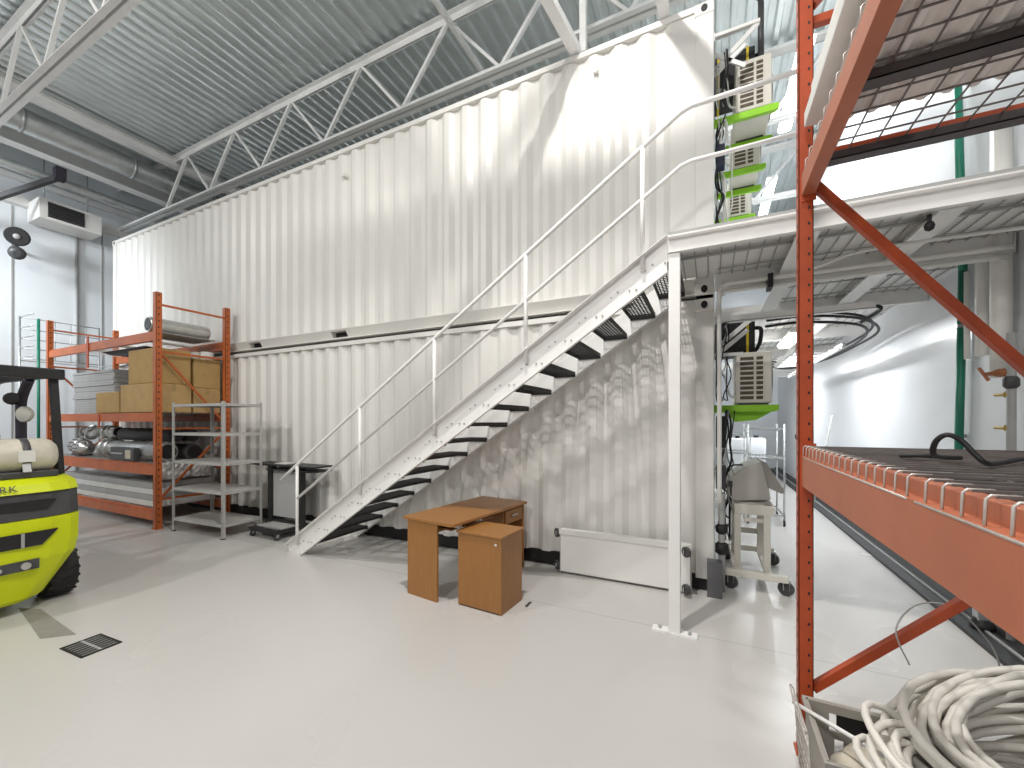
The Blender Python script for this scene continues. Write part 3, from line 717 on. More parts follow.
tag(box(RX+.02, RX+.55, .1, 2.36, 3.162, 3.26).build('foam_board', 'sheetw', None, .004), 'thicker white board on the very top of the corrugated sheets', 'board', 'boards on the corrugated sheets')
# black cable lying on the lower wire deck
zc = 1.557
p = [(.555, 1.75, zc), (.60, 1.72, zc+.004), (.66, 1.72, zc), (.665, 1.67, zc+.004), (.61, 1.63, zc+.006), (.572, 1.575, zc+.02), (.568, 1.55, zc+.055), (.585, 1.535, zc+.075), (.61, 1.525, zc+.06), (.63, 1.51, zc+.025), (.65, 1.505, zc+.002), (.70, 1.56, zc), (.78, 1.66, zc+.004), (.88, 1.80, zc), (1.0, 1.92, zc), (1.03, 1.86, zc), (.92, 1.74, zc+.004), (.82, 1.64, zc+.004), (.75, 1.56, zc)]
tag(MB().tube(spline(p, 8), .007, 8).build('power_cord', 'black'), 'black power cord looped on the lower wire deck of near rack', 'cord')

# crate, totes, cable coils at the foot of the rack
cr = thing('plastic_crate', 'grey slotted plastic crate at the foot of the near orange upright', 'crate', (.62, 2.15, 0))
m = MB()
x0, x1, y0, y1, zt = .405, .86, 1.95, 2.36, .355
m.box(x0, x1, y0, y1, .0, .015)
def wallx(y):    # back/front wall with a hand slot and vertical slots
    m.box(x0, x1, y-.005, y+.005, .015, .08); m.box(x0, x0+.09, y-.005, y+.005, .08, zt); m.box(x1-.09, x1, y-.005, y+.005, .08, zt)
    m.box(x0+.09, x1-.09, y-.005, y+.005, .315, zt); m.box(x0+.09, x1-.09, y-.005, y+.005, .20, .235)
    k = x0+.09
    while k < x1-.09: m.box(k, k+.02, y-.005, y+.005, .08, .20); k += .055
wallx(y1-.005); wallx(y0+.005)
for xx in (x0+.005, x1-.005): m.box(xx-.005, xx+.005, y0, y1, .015, zt)
m.build('crate_shell', 'crate', cr)
m = MB(); m.box(x0-.012, x1+.012, y1-.002, y1+.012, zt-.02, zt+.004); m.box(x0-.012, x1+.012, y0-.012, y0+.002, zt-.02, zt+.004); m.box(x0-.012, x0+.002, y0, y1, zt-.02, zt+.004); m.box(x1-.002, x1+.012, y0, y1, zt-.02, zt+.004)
m.build('rim', 'crate', cr, .003)
box(x0+.12, x1-.12, y1+.002, y1+.006, .232, .318).build('hand_slot', 'black', cr)
random.seed(4)
def sack(cx, cy, cz, rx, ry, rz_, label, m='cloth'):
    bm = bmesh.new(); bmesh.ops.create_icosphere(bm, subdivisions=3, radius=1)
    for v in bm.verts:
        n = .12*math.sin(5*v.co.x+3*v.co.y)+.1*math.sin(7*v.co.z+4*v.co.x); s_ = 1+n
        v.co = Vector((v.co.x*rx*s_, v.co.y*ry*s_, max(v.co.z, -.8)*rz_*s_))
    q = MB(); vs = [v.co+Vector((cx, cy, cz)) for v in bm.verts]; fs = [[v.index for v in f.verts] for f in bm.faces]; q.add(vs, fs, True); bm.free()
    return tag(q.build('cloth_bundle', m), label, 'cloth')
sack(.62, 2.14, .16, .17, .15, .16, 'crumpled cream cloth inside the grey slotted crate')
def coil(name, c, R, thick, n, r, tilt, label, m='cable', ry=1., seed=1, dang=0.):
    random.seed(seed); q = MB(); Rm = Matrix.Rotation(tilt[0], 3, 'X') @ Matrix.Rotation(tilt[1], 3, 'Y') @ Matrix.Rotation(tilt[2], 3, 'Z')
    pts = []; seg = 26
    ph = [random.uniform(0, 6.28) for _ in range(8)]
    for i in range(n*seg):
        a = 2*PI*i/seg; lap = i/seg
        rr = R+thick*(.75*math.sin(lap*2.17+ph[0])+.25*math.sin(a*.5+ph[2])) + .02*math.sin(2*a+ph[1])
        zz = thick*(.8*math.cos(lap*1.63+ph[3])+.25*math.sin(a*1.5+ph[4])) + .03*math.sin(2*a+ph[5])
        zz += thick*.4*math.sin(a+lap*.61+ph[7]); rr += .2*thick*math.sin(2*a+lap*2.9+ph[1])
        ox = .25*thick*math.sin(lap*.9+ph[6]); oy = .25*thick*math.cos(lap*1.2+ph[7])
        pts.append(Vector(c) + Rm @ Vector(((rr*math.cos(a)+ox), ry*(rr*math.sin(a)+oy), zz)))
    q.tube(pts, r, 8)
    return q, pts
q, _ = coil('c', (1.08, 2.01, .50), .36, .12, 26, .0155, (.22, -.14, .5), '', ry=.85, seed=3)
tag(q.build('cable_coil', 'cable'), 'large heap of thick cream cable coils at bottom right corner', 'cable coil', 'cream cable coils')
q, _ = coil('c', (.75, 1.88, .41), .21, .07, 10, .0135, (-.1, .3, 0), '', ry=.8, seed=11)
tag(q.build('cable_coil', 'cable'), 'smaller cream cable coil spilling over the grey crate', 'cable coil', 'cream cable coils')
q, _ = coil('c', (1.14, 2.02, .20), .36, .11, 16, .014, (.05, 0, .4), '', ry=.85, seed=21)
tag(q.build('cable_coil', 'cable'), 'lower cream cable coil, bottom of the heap on the floor', 'cable coil', 'cream cable coils')
tt = thing('dark_tote', 'dark purple tote with rounded rim at the bottom edge, before the crate', 'tote', (.62, 1.72, 0))
m = MB(); m.prism([(.44,.0),(.82,.0),(.86,.30),(.40,.30)], 1.60, 1.9); m.build('tub', 'crate_dark', tt, .02, 3)
MB().tube([(.40,1.60,.30),(.86,1.60,.30),(.86,1.9,.30),(.40,1.9,.30)], .018, 8, True).build('rim', 'crate_dark', tt)
bk = thing('wire_basket', 'small pale wire basket beside the orange upright foot', 'basket', (.40, 2.40, 0))
m = MB()
for k in range(9): m.tube([(.36, 2.05+k*.04, .38), (.385, 2.05+k*.04, .02)], .0025, 6)
for z in (.38, .32, .26, .20, .14, .08, .02): m.tube([(.36+(.38-z)*.07, 2.05, z), (.36+(.38-z)*.07, 2.38, z)], .0025, 6)
m.build('wire_side', 'wire', bk)
MB().tube(spline([(.36, 2.37, .38), (.345, 2.36, .395), (.34, 2.2, .395), (.345, 2.06, .395), (.36, 2.05, .38)], 5), .004, 6).build('wire_rim', 'wire', bk)
tag(MB().cyl((.345, 2.28, .365), (.64, 1.98, .395), .009, 10).build('white_rod', 'stwhite'), 'thin white rod lying across the grey crate', 'rod')
tag(MB().tube(spline([(.80, 2.42, .58), (.76, 2.44, .72), (.86, 2.52, .82), (1.02, 2.62, .80), (1.16, 2.72, .66), (1.24, 2.78, .52), (1.25, 2.75, .3)], 8), .0035, 6).build('thin_wire', 'grey'), 'thin grey wire arching up from the cable heap', 'wire')

# ------------------------------------------------------------------ left pallet rack
LX0, LX1, LY0, LY1 = -11.80, -7.70, 3.30, 4.30
lr = thing('pallet_rack', 'orange pallet rack loaded with boxes, standing left before the containers', 'pallet rack', (-9.75, 3.8, 0))
def lup(x, y, h):
    m = MB(); m.box(x-.045, x+.045, y-.04, y-.034, 0, h); m.box(x-.045, x-.039, y-.04, y+.04, 0, h); m.box(x+.039, x+.045, y-.04, y+.04, 0, h); m.box(x-.06, x+.06, y-.06, y+.06, 0, .01)
    u = m.build('upright', 'orange', lr)
    hm = MB(); z = .1
    while z < h-.05:
        hm.box(x+.0445, x+.0465, y-.012, y+.004, z, z+.03); z += .1
    merge(u, hm, 'black')
for x, y in ((LX1, LY0), (LX1, LY1), (LX0, LY0), (LX0, LY1)): lup(x, y, 3.66)
LEV = ((.13, .30), (.83, 1.0), (1.66, 1.80), (2.92, 3.07))
for z0, z1 in LEV:
    for y, s in ((LY0-.03, 1), (LY1+.03, -1)):
        m = MB(); m.box(LX0+.045, LX1-.045, min(y, y+s*.05), max(y, y+s*.05), z0, z1-.03); m.box(LX0+.045, LX1-.045, min(y+s*.02, y+s*.05), max(y+s*.02, y+s*.05), z1-.03, z1)
        m.build('beam', 'orange', lr)
for x in (LX0, LX1):
    for z in (.45, 1.55, 2.75, 3.48): MB().bar((x, LY0+.02, z), (x, LY1-.02, z), .03, .03).build('brace', 'orange', lr)
    for za, zb in ((2.75, 1.62), (.45, 1.5)): MB().bar((x, LY0+.02, za), (x, LY1-.02, zb), .03, .03).build('brace', 'orange', lr)
for z0, z1 in LEV:
    m = MB()
    for i in range(25): m.box(LX0+.08+i*.16, LX0+.084+i*.16, LY0+.02, LY1-.02, z1, z1+.006)
    for j in range(8): m.box(LX0+.06, LX1-.06, LY0+.05+j*.125, LY0+.054+j*.125, z1-.004, z1)
    for i in range(1, 4): m.box(LX0+i*1.02-.03, LX0+i*1.02+.03, LY0+.02, LY1-.02, z1-.04, z1-.006)
    m.build('wire_shelf', 'wire', lr)
box(-10.05, -9.97, LY0-.045, LY0-.032, 2.62, 3.18).build('hanging_plate', 'red', lr)
box(-9.6, -9.55, LY0-.045, LY0-.03, 1.55, 1.78).build('hanging_plate', 'red', lr)
LT = [l[1]+.008 for l in LEV]
# top: duct roll
t = thing('flexible_duct', 'silver flexible duct roll on top of the left orange rack', 'duct', (-8.0, 3.75, LT[3]))
q = MB(); prof = []; k = 0
while k <= 36: prof.append((k*.0235, .115 + (.006 if k % 2 else -.002))); k += 1
q.lathe((-8.0, 3.30, LT[3]+.127), (0,1,0), prof, 22).build('duct_tube', 'steel', t)
MB().lathe((-8.0, 3.296, LT[3]+.127), (0,-1,0), [(0,.10),(.001,.09)], 20).build('duct_opening', 'dkgrey', t)
tag(box(-8.5, -7.85, 3.35, 4.2, LT[3]-.0, LT[3]+.012).build('metal_sheet', 'panelgrey'), 'flat grey metal sheet under the silver duct on the left rack', 'panel')
tag(MB().prism([(-9.9,2.91),(-8.4,2.91),(-8.35,2.84),(-8.8,2.78),(-9.6,2.84)], 3.42, 4.1).build('dark_tarp', 'blacksteel'), 'dark tarp slung under the top shelf of the left rack', 'tarp')
# level 3 (z 1.8): boxes + panels
def carton(x0, x1, y0, y1, z0, z1, label, m='cardboard'):
    t = thing('cardboard_box', label, 'box', ((x0+x1)/2, (y0+y1)/2, z0), 0, 'cardboard boxes on the left rack')
    box(x0, x1, y0, y1, z0, z1).build('carton', m, t, .012, 2)
    MB().box(x0+.004, x1-.004, (y0+y1)/2-.03, (y0+y1)/2+.03, z1, z1+.002).box(x1-.001, x1+.002, (y0+y1)/2-.03, (y0+y1)/2+.03, z1-.12, z1).build('tape', 'tape', t)
z = LT[2]
carton(-9.80, -8.97, 3.30, 3.75, z, z+.36, 'small cardboard box on the rack, left of the big boxes')
carton(-8.90, -7.78, 3.30, 3.80, z, z+.46, 'big cardboard box on the rack, bottom of the front pair', 'cardboard2')
carton(-8.68, -7.80, 3.32, 3.80, z+.463, z+1.02, 'tall cardboard box on the rack, top of the front pair')
carton(-8.75, -7.80, 3.84, 4.26, z, z+.42, 'cardboard box at the rack back, bottom of the rear pair', 'cardboard2')
carton(-8.60, -7.80, 3.84, 4.26, z+.423, z+.92, 'cardboard box at the rack back, top of the rear pair')
for i, (x, y) in enumerate(((-8.15, 4.05), (-7.95, 4.12))):
    t = thing('tape_roll', ('white roll on the rear boxes, farther left', 'white roll on the rear boxes, nearest the rack end')[i], 'roll', (x, y, z+.925), 0, 'white rolls on the boxes')
    MB().lathe((x, y, z+.925), (0,0,1), [(0,.09),(.01,.10),(.13,.10),(.14,.09)], 18).build('roll_body', 'lid', t)
    MB().lathe((x, y, z+1.065), (0,0,1), [(0,.04),(.002,.04)], 14).build('core', 'dkgrey', t)
n = 17; ords = ['lowest', 'second lowest', 'third lowest', 'fourth lowest', 'fifth lowest', 'sixth lowest', 'seventh lowest', 'eighth lowest', 'middle', 'eighth from top', 'seventh from top', 'sixth from top', 'fifth from top', 'fourth from top', 'third from top', 'second from top', 'topmost']
random.seed(5)
for i in range(n):
    o = random.uniform(-.02, .02)
    tag(box(-11.1+o, -9.45+o, 3.42+o/2, 4.2+o/2, z+i*.046, z+i*.046+.043).build('grey_panel', 'panelgrey'), '%s grey panel in the flat stack on the left rack' % ords[i], 'panel', 'stack of grey panels')
# level 2 (z 1.0): pipes and machine parts
z = LT[1]
def pipe(xa, xb_, y, zc, r, m, label, flange=True, name='steel_tube'):
    t = thing(name, label, 'pipe', ((xa+xb_)/2, y, zc-r), 0, 'pipes on the left rack')
    MB().lathe((xa, y, zc), (1,0,0), [(0,r*.9),(.01,r),(xb_-xa-.01,r),(xb_-xa,r*.9)], 20).build('tube_body', m, t)
    if flange:
        for k in (.0, .22): MB().lathe((xa+k, y, zc), (1,0,0), [(0,r*1.0),(.005,r*1.22),(.05,r*1.22),(.055,r)], 20).build('flange', 'steel', t)
    MB().lathe((xb_, y, zc), (1,0,0), [(0,r*.8),(.002,r*.79)], 18).build('bore', 'black', t)
pipe(-10.0, -7.95, 3.55, z+.16, .15, 'galv2', 'large silver tube with flanges, front of the pipe shelf')
pipe(-9.9, -7.9, 3.90, z+.14, .13, 'dkgrey', 'dark grey tube behind the large silver tube on the rack')
pipe(-9.6, -7.85, 3.62, z+.43, .11, 'black', 'thick black tube resting above the large silver tube', False)
pipe(-9.7, -7.85, 3.86, z+.42, .10, 'black', 'thinner black tube at the rear of the pipe shelf', False)
pipe(-10.2, -9.75, 3.60, z+.46, .10, 'steel', 'short bright steel stub lying on top of pipe pile')
for i, (x, y, r) in enumerate(((-11.2, 3.55, .15), (-10.75, 3.45, .13), (-10.45, 3.7, .14), (-11.0, 3.95, .16))):
    lb = ('round machine motor at the left end of the pipe shelf', 'smallest finned motor on the pipe shelf, near the front', 'finned motor touching the large silver tube', 'largest finned motor at the back of the pipe shelf')[i]
    t = thing('electric_motor', lb, 'motor', (x, y, z), 0, 'motors on the left rack')
    MB().lathe((x-.17, y, z+r+.02), (1,0,0), [(0,r*.5),(.01,r*.9),(.06,r),(.28,r),(.32,r*.8),(.34,.03),(.42,.03)], 18).build('motor_body', 'steel', t)
    fm = MB()
    for k in range(12):
        a = 2*PI*k/12; fm.bar((x-.1, y+r*math.cos(a), z+r+.02+r*math.sin(a)), (x+.1, y+r*math.cos(a), z+r+.02+r*math.sin(a)), .02, .014)
    fm.build('cooling_fins', 'dkgrey', t)
    box(x-.1, x+.1, y-.1, y+.1, z, z+.03).build('motor_foot', 'dkgrey', t)
for i, (x, y, s) in enumerate(((-10.95, 3.6, .45), (-10.55, 3.55, .40))):
    t = thing('pipe_fitting', ('bright steel elbow fitting at the left end of the pipe shelf', 'bright steel elbow fitting resting on a finned motor')[i], 'pipe fitting', (x, y, z+.3), 0, 'steel fittings on the left rack')
    MB().tube(spline([(x-.15, y, z+s), (x, y, z+s+.02), (x+.08, y, z+s+.06), (x+.1, y+.06, z+s+.12)], 6), .07, 14).build('elbow', 'steel', t)
    MB().lathe((x-.16, y, z+s), (-1,0,0), [(0,.1),(.03,.1)], 16).build('flange', 'steel', t)
t = thing('tool_case', 'dark case with pale label at front of the pipe shelf', 'case', (-8.9, 3.4, z))
box(-9.25, -8.45, 3.30, 3.38, z, z+.22).build('case_body', 'dkgrey', t, .01)
box(-8.72, -8.55, 3.294, 3.30, z+.04, z+.18).build('case_label', 'cloth', t)
MB().bar((-9.2, 3.29, z+.12), (-8.8, 3.29, z+.12), .01, .02).build('handle', 'steel', t)
# level 1: long boards
z = LT[0]
bl = ('lowest pale board on the bottom shelf of left rack', 'second pale board up on the bottom shelf of left rack', 'third pale board up on the bottom shelf of left rack', 'topmost pale board on the bottom shelf of left rack')
for i in range(4):
    tag(box(-11.5+.05*i, -7.86-.03*i, 3.34, 4.2, z+i*.095, z+i*.095+.09).build('long_board', 'panelgrey' if i % 2 else 'sheetw', None, .006), bl[i], 'board', 'long boards on the bottom shelf')
def wrap(x, y, zc, sx, sy, sz, seed, label):
    random.seed(seed); bm = bmesh.new(); bmesh.ops.create_icosphere(bm, subdivisions=4, radius=1)
    for v in bm.verts:
        c = v.co; m_ = max(abs(c.x), abs(c.y), abs(c.z)); c = c/(m_**.6)
        nn = 1+.10*math.sin(9*c.x+4*c.z+seed)+.08*math.sin(13*c.y-7*c.z)+.05*math.sin(21*c.x+17*c.y)
        v.co = Vector((c.x*sx*nn, c.y*sy*nn, max(c.z, -.85)*sz*nn))
    q = MB(); q.add([v.co+Vector((x, y, zc)) for v in bm.verts], [[v.index for v in f.verts] for f in bm.faces]); bm.free()
    return tag(q.build('plastic_wrap_bundle', 'plastic_wrap'), label, 'plastic wrap', 'crumpled plastic wrap on the left rack')
wrap(-7.98, 3.62, z+.545, .14, .2, .14, 2, 'crumpled clear plastic wrap on the boards, front of rack end')
wrap(-8.02, 4.02, z+.54, .15, .16, .13, 6, 'crumpled clear plastic wrap on the boards, rear of rack end')

# ------------------------------------------------------------------ mesh fence by the left wall
fe = thing('wire_fence', 'wire mesh fence with green posts along left wall behind the rack', 'fence', (-12.7, 3.9, 0))
for y in (3.1, 3.36, 4.3): MB().cyl((-12.6, y, 0), (-12.6, y, 3.80), .018 if y != 3.36 else .025, 8).build('post', 'pipegreen' if y == 3.36 else 'galv2', fe)
m = MB()
for zz in (2.95, 3.15, 3.35, 3.55, 3.78): m.tube([(-12.6, 3.1, zz), (-12.6, 4.3, zz)], .011, 6); m.tube([(-12.6, 3.1, zz), (-11.95, 3.12, zz)], .011, 6)
for yy in (3.6, 3.84, 4.08): m.tube([(-12.6, yy, 2.95), (-12.6, yy, 3.78)], .007, 6)
m.build('mesh_panel', 'galv2', fe)
m = MB()
for yy in (4.30,): m.bar((-12.6, yy, 2.9), (-11.9, yy, 2.9), .02, .02)
m.bar((-12.6, 3.1, 2.9), (-12.6, 4.3, 2.9), .02, .02); m.build('bottom_bar', 'galv2', fe)

# ------------------------------------------------------------------ grey shelf unit
RZ = math.radians(2.8)
sh = thing('steel_shelf', 'open grey steel shelf unit standing before the left orange rack', 'shelf', (-6.155, 3.39, 0), RZ)
Msh = WM[sh.name]
def T(mb, Mx):
    mb.v = [Mx @ v for v in mb.v]; return mb
SW, SD = 1.2, .58
for x in (0, -SW):
    for y in (0, SD):
        sx_ = -1 if x == 0 else 1; sy_ = 1 if y == 0 else -1
        m = MB(); m.box(min(x, x+sx_*.038), max(x, x+sx_*.038), min(y, y+sy_*.003), max(y, y+sy_*.003), .0, 1.95); m.box(min(x, x+sx_*.003), max(x, x+sx_*.003), min(y, y+sy_*.038), max(y, y+sy_*.038), .0, 1.95)
        u = T(m, Msh).build('upright', 'shelfgrey', sh)
        h = MB()
        for k in range(36): h.box(x+sx_*.016, x+sx_*.023, y-sy_*.001-.0006, y-sy_*.001+.0006, .06+k*.052, .085+k*.052)
        merge(u, T(h, Msh), 'dkgrey')
        T(MB().box(x-.025+sx_*.015, x+.025+sx_*.015, y-.02+sy_*.015, y+.02+sy_*.015, 0, .012), Msh).build('foot', 'black', u)
for zz in (1.92, 1.49, 1.07, .66, .20):
    m = MB(); m.box(-SW+.004, -.004, .004, SD-.004, zz, zz+.003)
    m.box(-SW+.004, -.004, .003, .006, zz-.035, zz); m.box(-SW+.004, -.004, SD-.006, SD-.003, zz-.035, zz); m.box(-SW+.003, -SW+.006, .004, SD-.004, zz-.035, zz); m.box(-.006, -.003, .004, SD-.004, zz-.035, zz)
    T(m, Msh).build('shelf_board', 'shelfgrey', sh)

# ------------------------------------------------------------------ black rolling table
tb = thing('rolling_table', 'black two-column rolling table with gray panel, before stair foot', 'table', (-5.75, 4.0, 0))
box(-6.55, -5.08, 4.0, 4.34, .985, 1.01).build('tabletop', 'blacksteel', tb, .004)
box(-6.12, -5.05, 3.98, 4.3, .925, .945).build('lower_top', 'blacksteel', tb, .004)
for x in (-6.13, -5.47): box(x, x+.085, 4.02, 4.11, .155, .985).build('column', 'blacksteel', tb, .004)
box(-6.045, -5.47, 4.055, 4.07, .22, .92).build('back_panel', 'panelgrey', tb)
m = MB(); m.box(-6.02, -5.40, 3.66, 3.73, .09, .14); m.box(-6.02, -5.95, 3.73, 4.25, .09, .14); m.box(-5.47, -5.40, 3.73, 4.25, .09, .14); m.box(-6.14, -5.38, 3.99, 4.14, .09, .16)
m.build('base_frame', 'blacksteel', tb, .004)
box(-5.95, -5.42, 3.74, 4.24, .141, .155).build('base_shelf', 'grey', tb)
cw = None
for x, y in ((-5.98, 3.70), (-5.44, 3.70), (-5.98, 4.2), (-5.44, 4.2)):
    if cw is None:
        w = MB().cyl((x-.014, y, .042), (x+.014, y, .042), .042, 16).build('caster', 'dkgrey', tb)
        MB().box(x-.022, x-.017, y-.02, y+.02, .04, .092).box(x+.017, x+.022, y-.02, y+.02, .04, .092).build('fork', 'galv2', w); cw = (w, x, y)
    else: copy_tree(cw[0], (x-cw[1], y-cw[2], 0), parent=tb)
tag(box(-6.05, -5.8, 4.08, 4.25, 1.0105, 1.022).build('paper_pad', 'lid'), 'white pad of paper lying on the black rolling table', 'paper')

# ------------------------------------------------------------------ desk and pedestal
DR = math.radians(-7.5)
dloc = (-2.36, 3.07, 0)
ds = thing('wooden_desk', 'orange-brown wooden desk with painted stair shadow on top, before staircase', 'desk', dloc, DR)
Md = WM[ds.name]
def db(a, name, m, par=ds, bev=.003):
    return T(box(*a), Md).build(name, m, par, bev)
# local: x from -.33 (left) to .31, y from 0 (near) to 1.27
m = MB(); n = 6; pts = [(-.33, 0), (.27, 0)]
for k in range(n+1): a = -PI/2+PI/2*k/n; pts.append((.27+.04*math.cos(a), .04+.04*math.sin(a)))
pts += [(.31, 1.27), (-.33, 1.27)]
T(m.prism(pts, .722, .75, 'z'), Md).build('desktop', 'wood', ds, .004)
db((-.325, .305, .66, 1.265, .7502, .7512), 'stair_shadow_sheet', 'wood2', ds, 0)  # shadow cast by the stairs, painted as a thin darker sheet
db((-.29, .10, .02, .042, 0, .722), 'side_panel', 'wood')
db((-.30, .28, 1.225, 1.247, 0, .722), 'side_panel', 'wood')
db((-.29, -.272, .042, 1.225, .50, .722), 'back_panel', 'wood')
db((-.27, .26, .86, .878, .0, .722), 'drawer_divider', 'wood')
dd = db((.255, .275, .882, 1.22, .56, .70), 'drawer', 'wood')
T(MB().bar((.285, .99, .64), (.285, 1.11, .64), .012, .012), Md).build('handle', 'steel', dd)
db((-.2, .20, .10, .84, .655, .672), 'keyboard_tray', 'wood2')
for y in (.14, .45): db((.20, .26, y, y+.04, .68, .722), 'tray_bracket', 'lid')
DP = math.radians(-4)
pd = thing('pedestal_cabinet', 'orange-brown wooden pedestal cabinet with a white lock, beside the desk', 'cabinet', (-1.825, 3.305, 0), DP)
Mp = WM[pd.name]
T(box(-.23, .23, -.185, .185, 0, .655), Mp).build('carcass', 'wood', pd, .003)
T(box(-.245, .245, -.20, .20, .656, .68), Mp).build('cabinet_top', 'wood', pd, .006)
T(MB().lathe((.175, -.185, .60), (0,-1,0), [(0,.011),(.006,.011),(.008,.008)], 14), Mp).build('lock', 'lid', pd)
T(MB().box(-.215, .215, -.187, -.1845, .005, .012), Mp).build('plinth_line', 'blacksteel', pd)

# ------------------------------------------------------------------ white platform cart on its side
pc = thing('platform_cart', 'low white platform cart tipped on its long side against lower container', 'cart', (-.85, 4.3, 0))
X0, X1 = -1.49, -.165
m = MB(); m.box(X0, X1, 4.27, 4.285, .02, .48); m.box(X0, X1, 4.27, 4.36, .02, .035); m.box(X0, X1, 4.27, 4.36, .465, .48); m.box(X0, X0+.015, 4.27, 4.36, .035, .465); m.box(X1-.015, X1, 4.27, 4.36, .035, .465)
m.build('platform', 'white', pc, .006)
m = MB(); m.box(X0-.005, X1+.005, 4.258, 4.27, .43, .485); m.build('edge_strip', 'lid', pc, .003)
cs = None
def caster(x, z, sx):
    w = MB().cyl((x-.016, 4.305, z), (x+.016, 4.305, z), .045, 16)
    return w
for x, z in ((X0-.045, .075), (X0-.045, .43), (X1-.04, .075), (X1-.04, .43)):
    right = x > -.8
    yy = 4.20 if right else 4.31
    w = MB().lathe((x-.012, yy-.012, z), (.7,.7,.0), [(0,.042),(.004,.05),(.028,.05),(.032,.042)], 16).build('caster', 'dkgrey', pc)
    f = MB()
    if right: f.box(x-.03, x-.022, yy-.02, 4.262, z-.022, z+.022); f.box(x+.022, x+.03, yy-.02, 4.262, z-.022, z+.022)
    else: f.box(x-.01, X0+.002, yy+.02, yy+.026, z-.022, z+.022); f.box(x-.01, X0+.002, yy-.026, yy-.02, z-.022, z+.022)
    f.build('fork', 'galv2', w)

# ------------------------------------------------------------------ floor drain etc.
dr = thing('floor_drain', 'black slotted drain grate set in the floor at lower left', 'drain', (-4.14, 1.37, 0), math.radians(3))
Mr = WM[dr.name]
T(MB().box(-.155, .155, -.115, -.10, -.0, .006).box(-.155, .155, .10, .115, 0, .006).box(-.155, -.14, -.115, .115, 0, .006).box(.14, .155, -.115, .115, 0, .006), Mr).build('frame', 'black', dr)
T(MB().box(-.14, .14, -.10, .10, .0005, .002), Mr).build('sump', 'black', dr)
m = MB()
for k in range(7): m.box(-.12+k*.04-.003, -.12+k*.04+.003, -.10, .10, .002, .005)
m.box(-.14, .14, -.008, .008, .002, .0055); T(m, Mr).build('slots', 'grey', dr)
tag(MB().prism([(-5.55,1.36),(-4.62,1.24),(-4.46,1.39),(-5.35,1.44)], .0005, .002, 'z').build('floor_patch', mat('concrete_patch', (.27, .255, .225), .7, 0, .08, 12)), 'flat grey repair strip in the floor beside the forklift', 'floor patch')
tag(MB().bar((-1.49, 3.36, .004), (-1.49, 3.46, .004), .022, .006).build('floor_scrap', 'dkgrey'), 'small dark scrap on the floor right of the pedestal cabinet', 'scrap')
tag(MB().lathe((-.30, 1.52, .0002), (0,0,1), [(0,.04),(.0006,.04)], 14).build('floor_spot', mat('spot', (.36, .30, .22), .6, 0, .15, 20)), 'small brownish spot on the floor in the foreground', 'stain')

# ------------------------------------------------------------------ forklift
fk = thing('forklift', 'lime yellow forklift with a propane tank, rear end at left edge', 'forklift', (-6.0, 1.15, 0))
FY = 1.15
# counterweight: profile in plan, lofted over z
def cw_ring(z, xr, hw, xin):
    # plan outline of the rear: rounded
    pts = [(xin, FY-hw)]
    for k in range(9):
        a = -PI/2+PI*k/8
        pts.append((xr-.20+.20*math.cos(a)*1.0 - .0, FY+(hw)*math.copysign(abs(math.sin(a))**.55, math.sin(a))))
    pts.append((xin, FY+hw)); return [(x, y, z) for x, y in pts]
def loft(rings, closed_ends=True):
    m = MB(); n = len(rings[0])
    for r in rings: m.v += [Vector(p) for p in r]
    for i in range(len(rings)-1):
        for k in range(n): m.f.append([i*n+k, i*n+(k+1) % n, (i+1)*n+(k+1) % n, (i+1)*n+k])
    m.f.append(list(range(n))[::-1]); m.f.append([(len(rings)-1)*n+k for k in range(n)])
    return m
XI = -6.15
loft([cw_ring(.10, -5.36, .28, XI+.5), cw_ring(.14, -5.31, .34, XI+.42), cw_ring(.48, -5.23, .53, XI+.38), cw_ring(.60, -5.22, .55, XI), cw_ring(.825, -5.22, .555, XI)]).build('counterweight', 'lime', fk)
loft([cw_ring(.83, -5.23, .555, XI), cw_ring(1.045, -5.26, .555, XI)]).build('dark_band', 'dkgrey', fk)
loft([cw_ring(1.05, -5.24, .555, XI), cw_ring(1.12, -5.28, .55, XI), cw_ring(1.165, -5.36, .51, XI)]).build('rear_hood', 'lime', fk)
def vent(y0, y1, z0, z1, slant, xa):
    m = MB()
    return MB().prism([(FY+y0, z0), (FY+y1-slant, z0), (FY+y1, z1), (FY+y0, z1)], xa-.06, xa+.004, 'x')
vent(-.36, .36, .90, .985, .06, -5.245).build('upper_vent', 'black', fk)
v = vent(-.36, .36, .60, .72, .10, -5.212).build('middle_vent', 'black', fk)
for k in (-.30, -.15, .0, .15): MB().prism([(FY+k-.010, .60), (FY+k+.010, .60), (FY+k+.010, .72), (FY+k-.010, .72)], -5.25, -5.207, 'x').build('vent_bar', 'grey', fk)
vent(-.25, .25, .40, .485, .0, -5.232).build('lower_recess', 'dkgrey', fk)
MB().cyl((-5.24, FY+.17, .44), (-5.212, FY+.17, .44), .03, 14).build('tow_pin', 'steel', fk)
MB().cyl((-5.24, FY+.02, .44), (-5.212, FY+.02, .44), .02, 12).build('tow_pin', 'steel', fk)
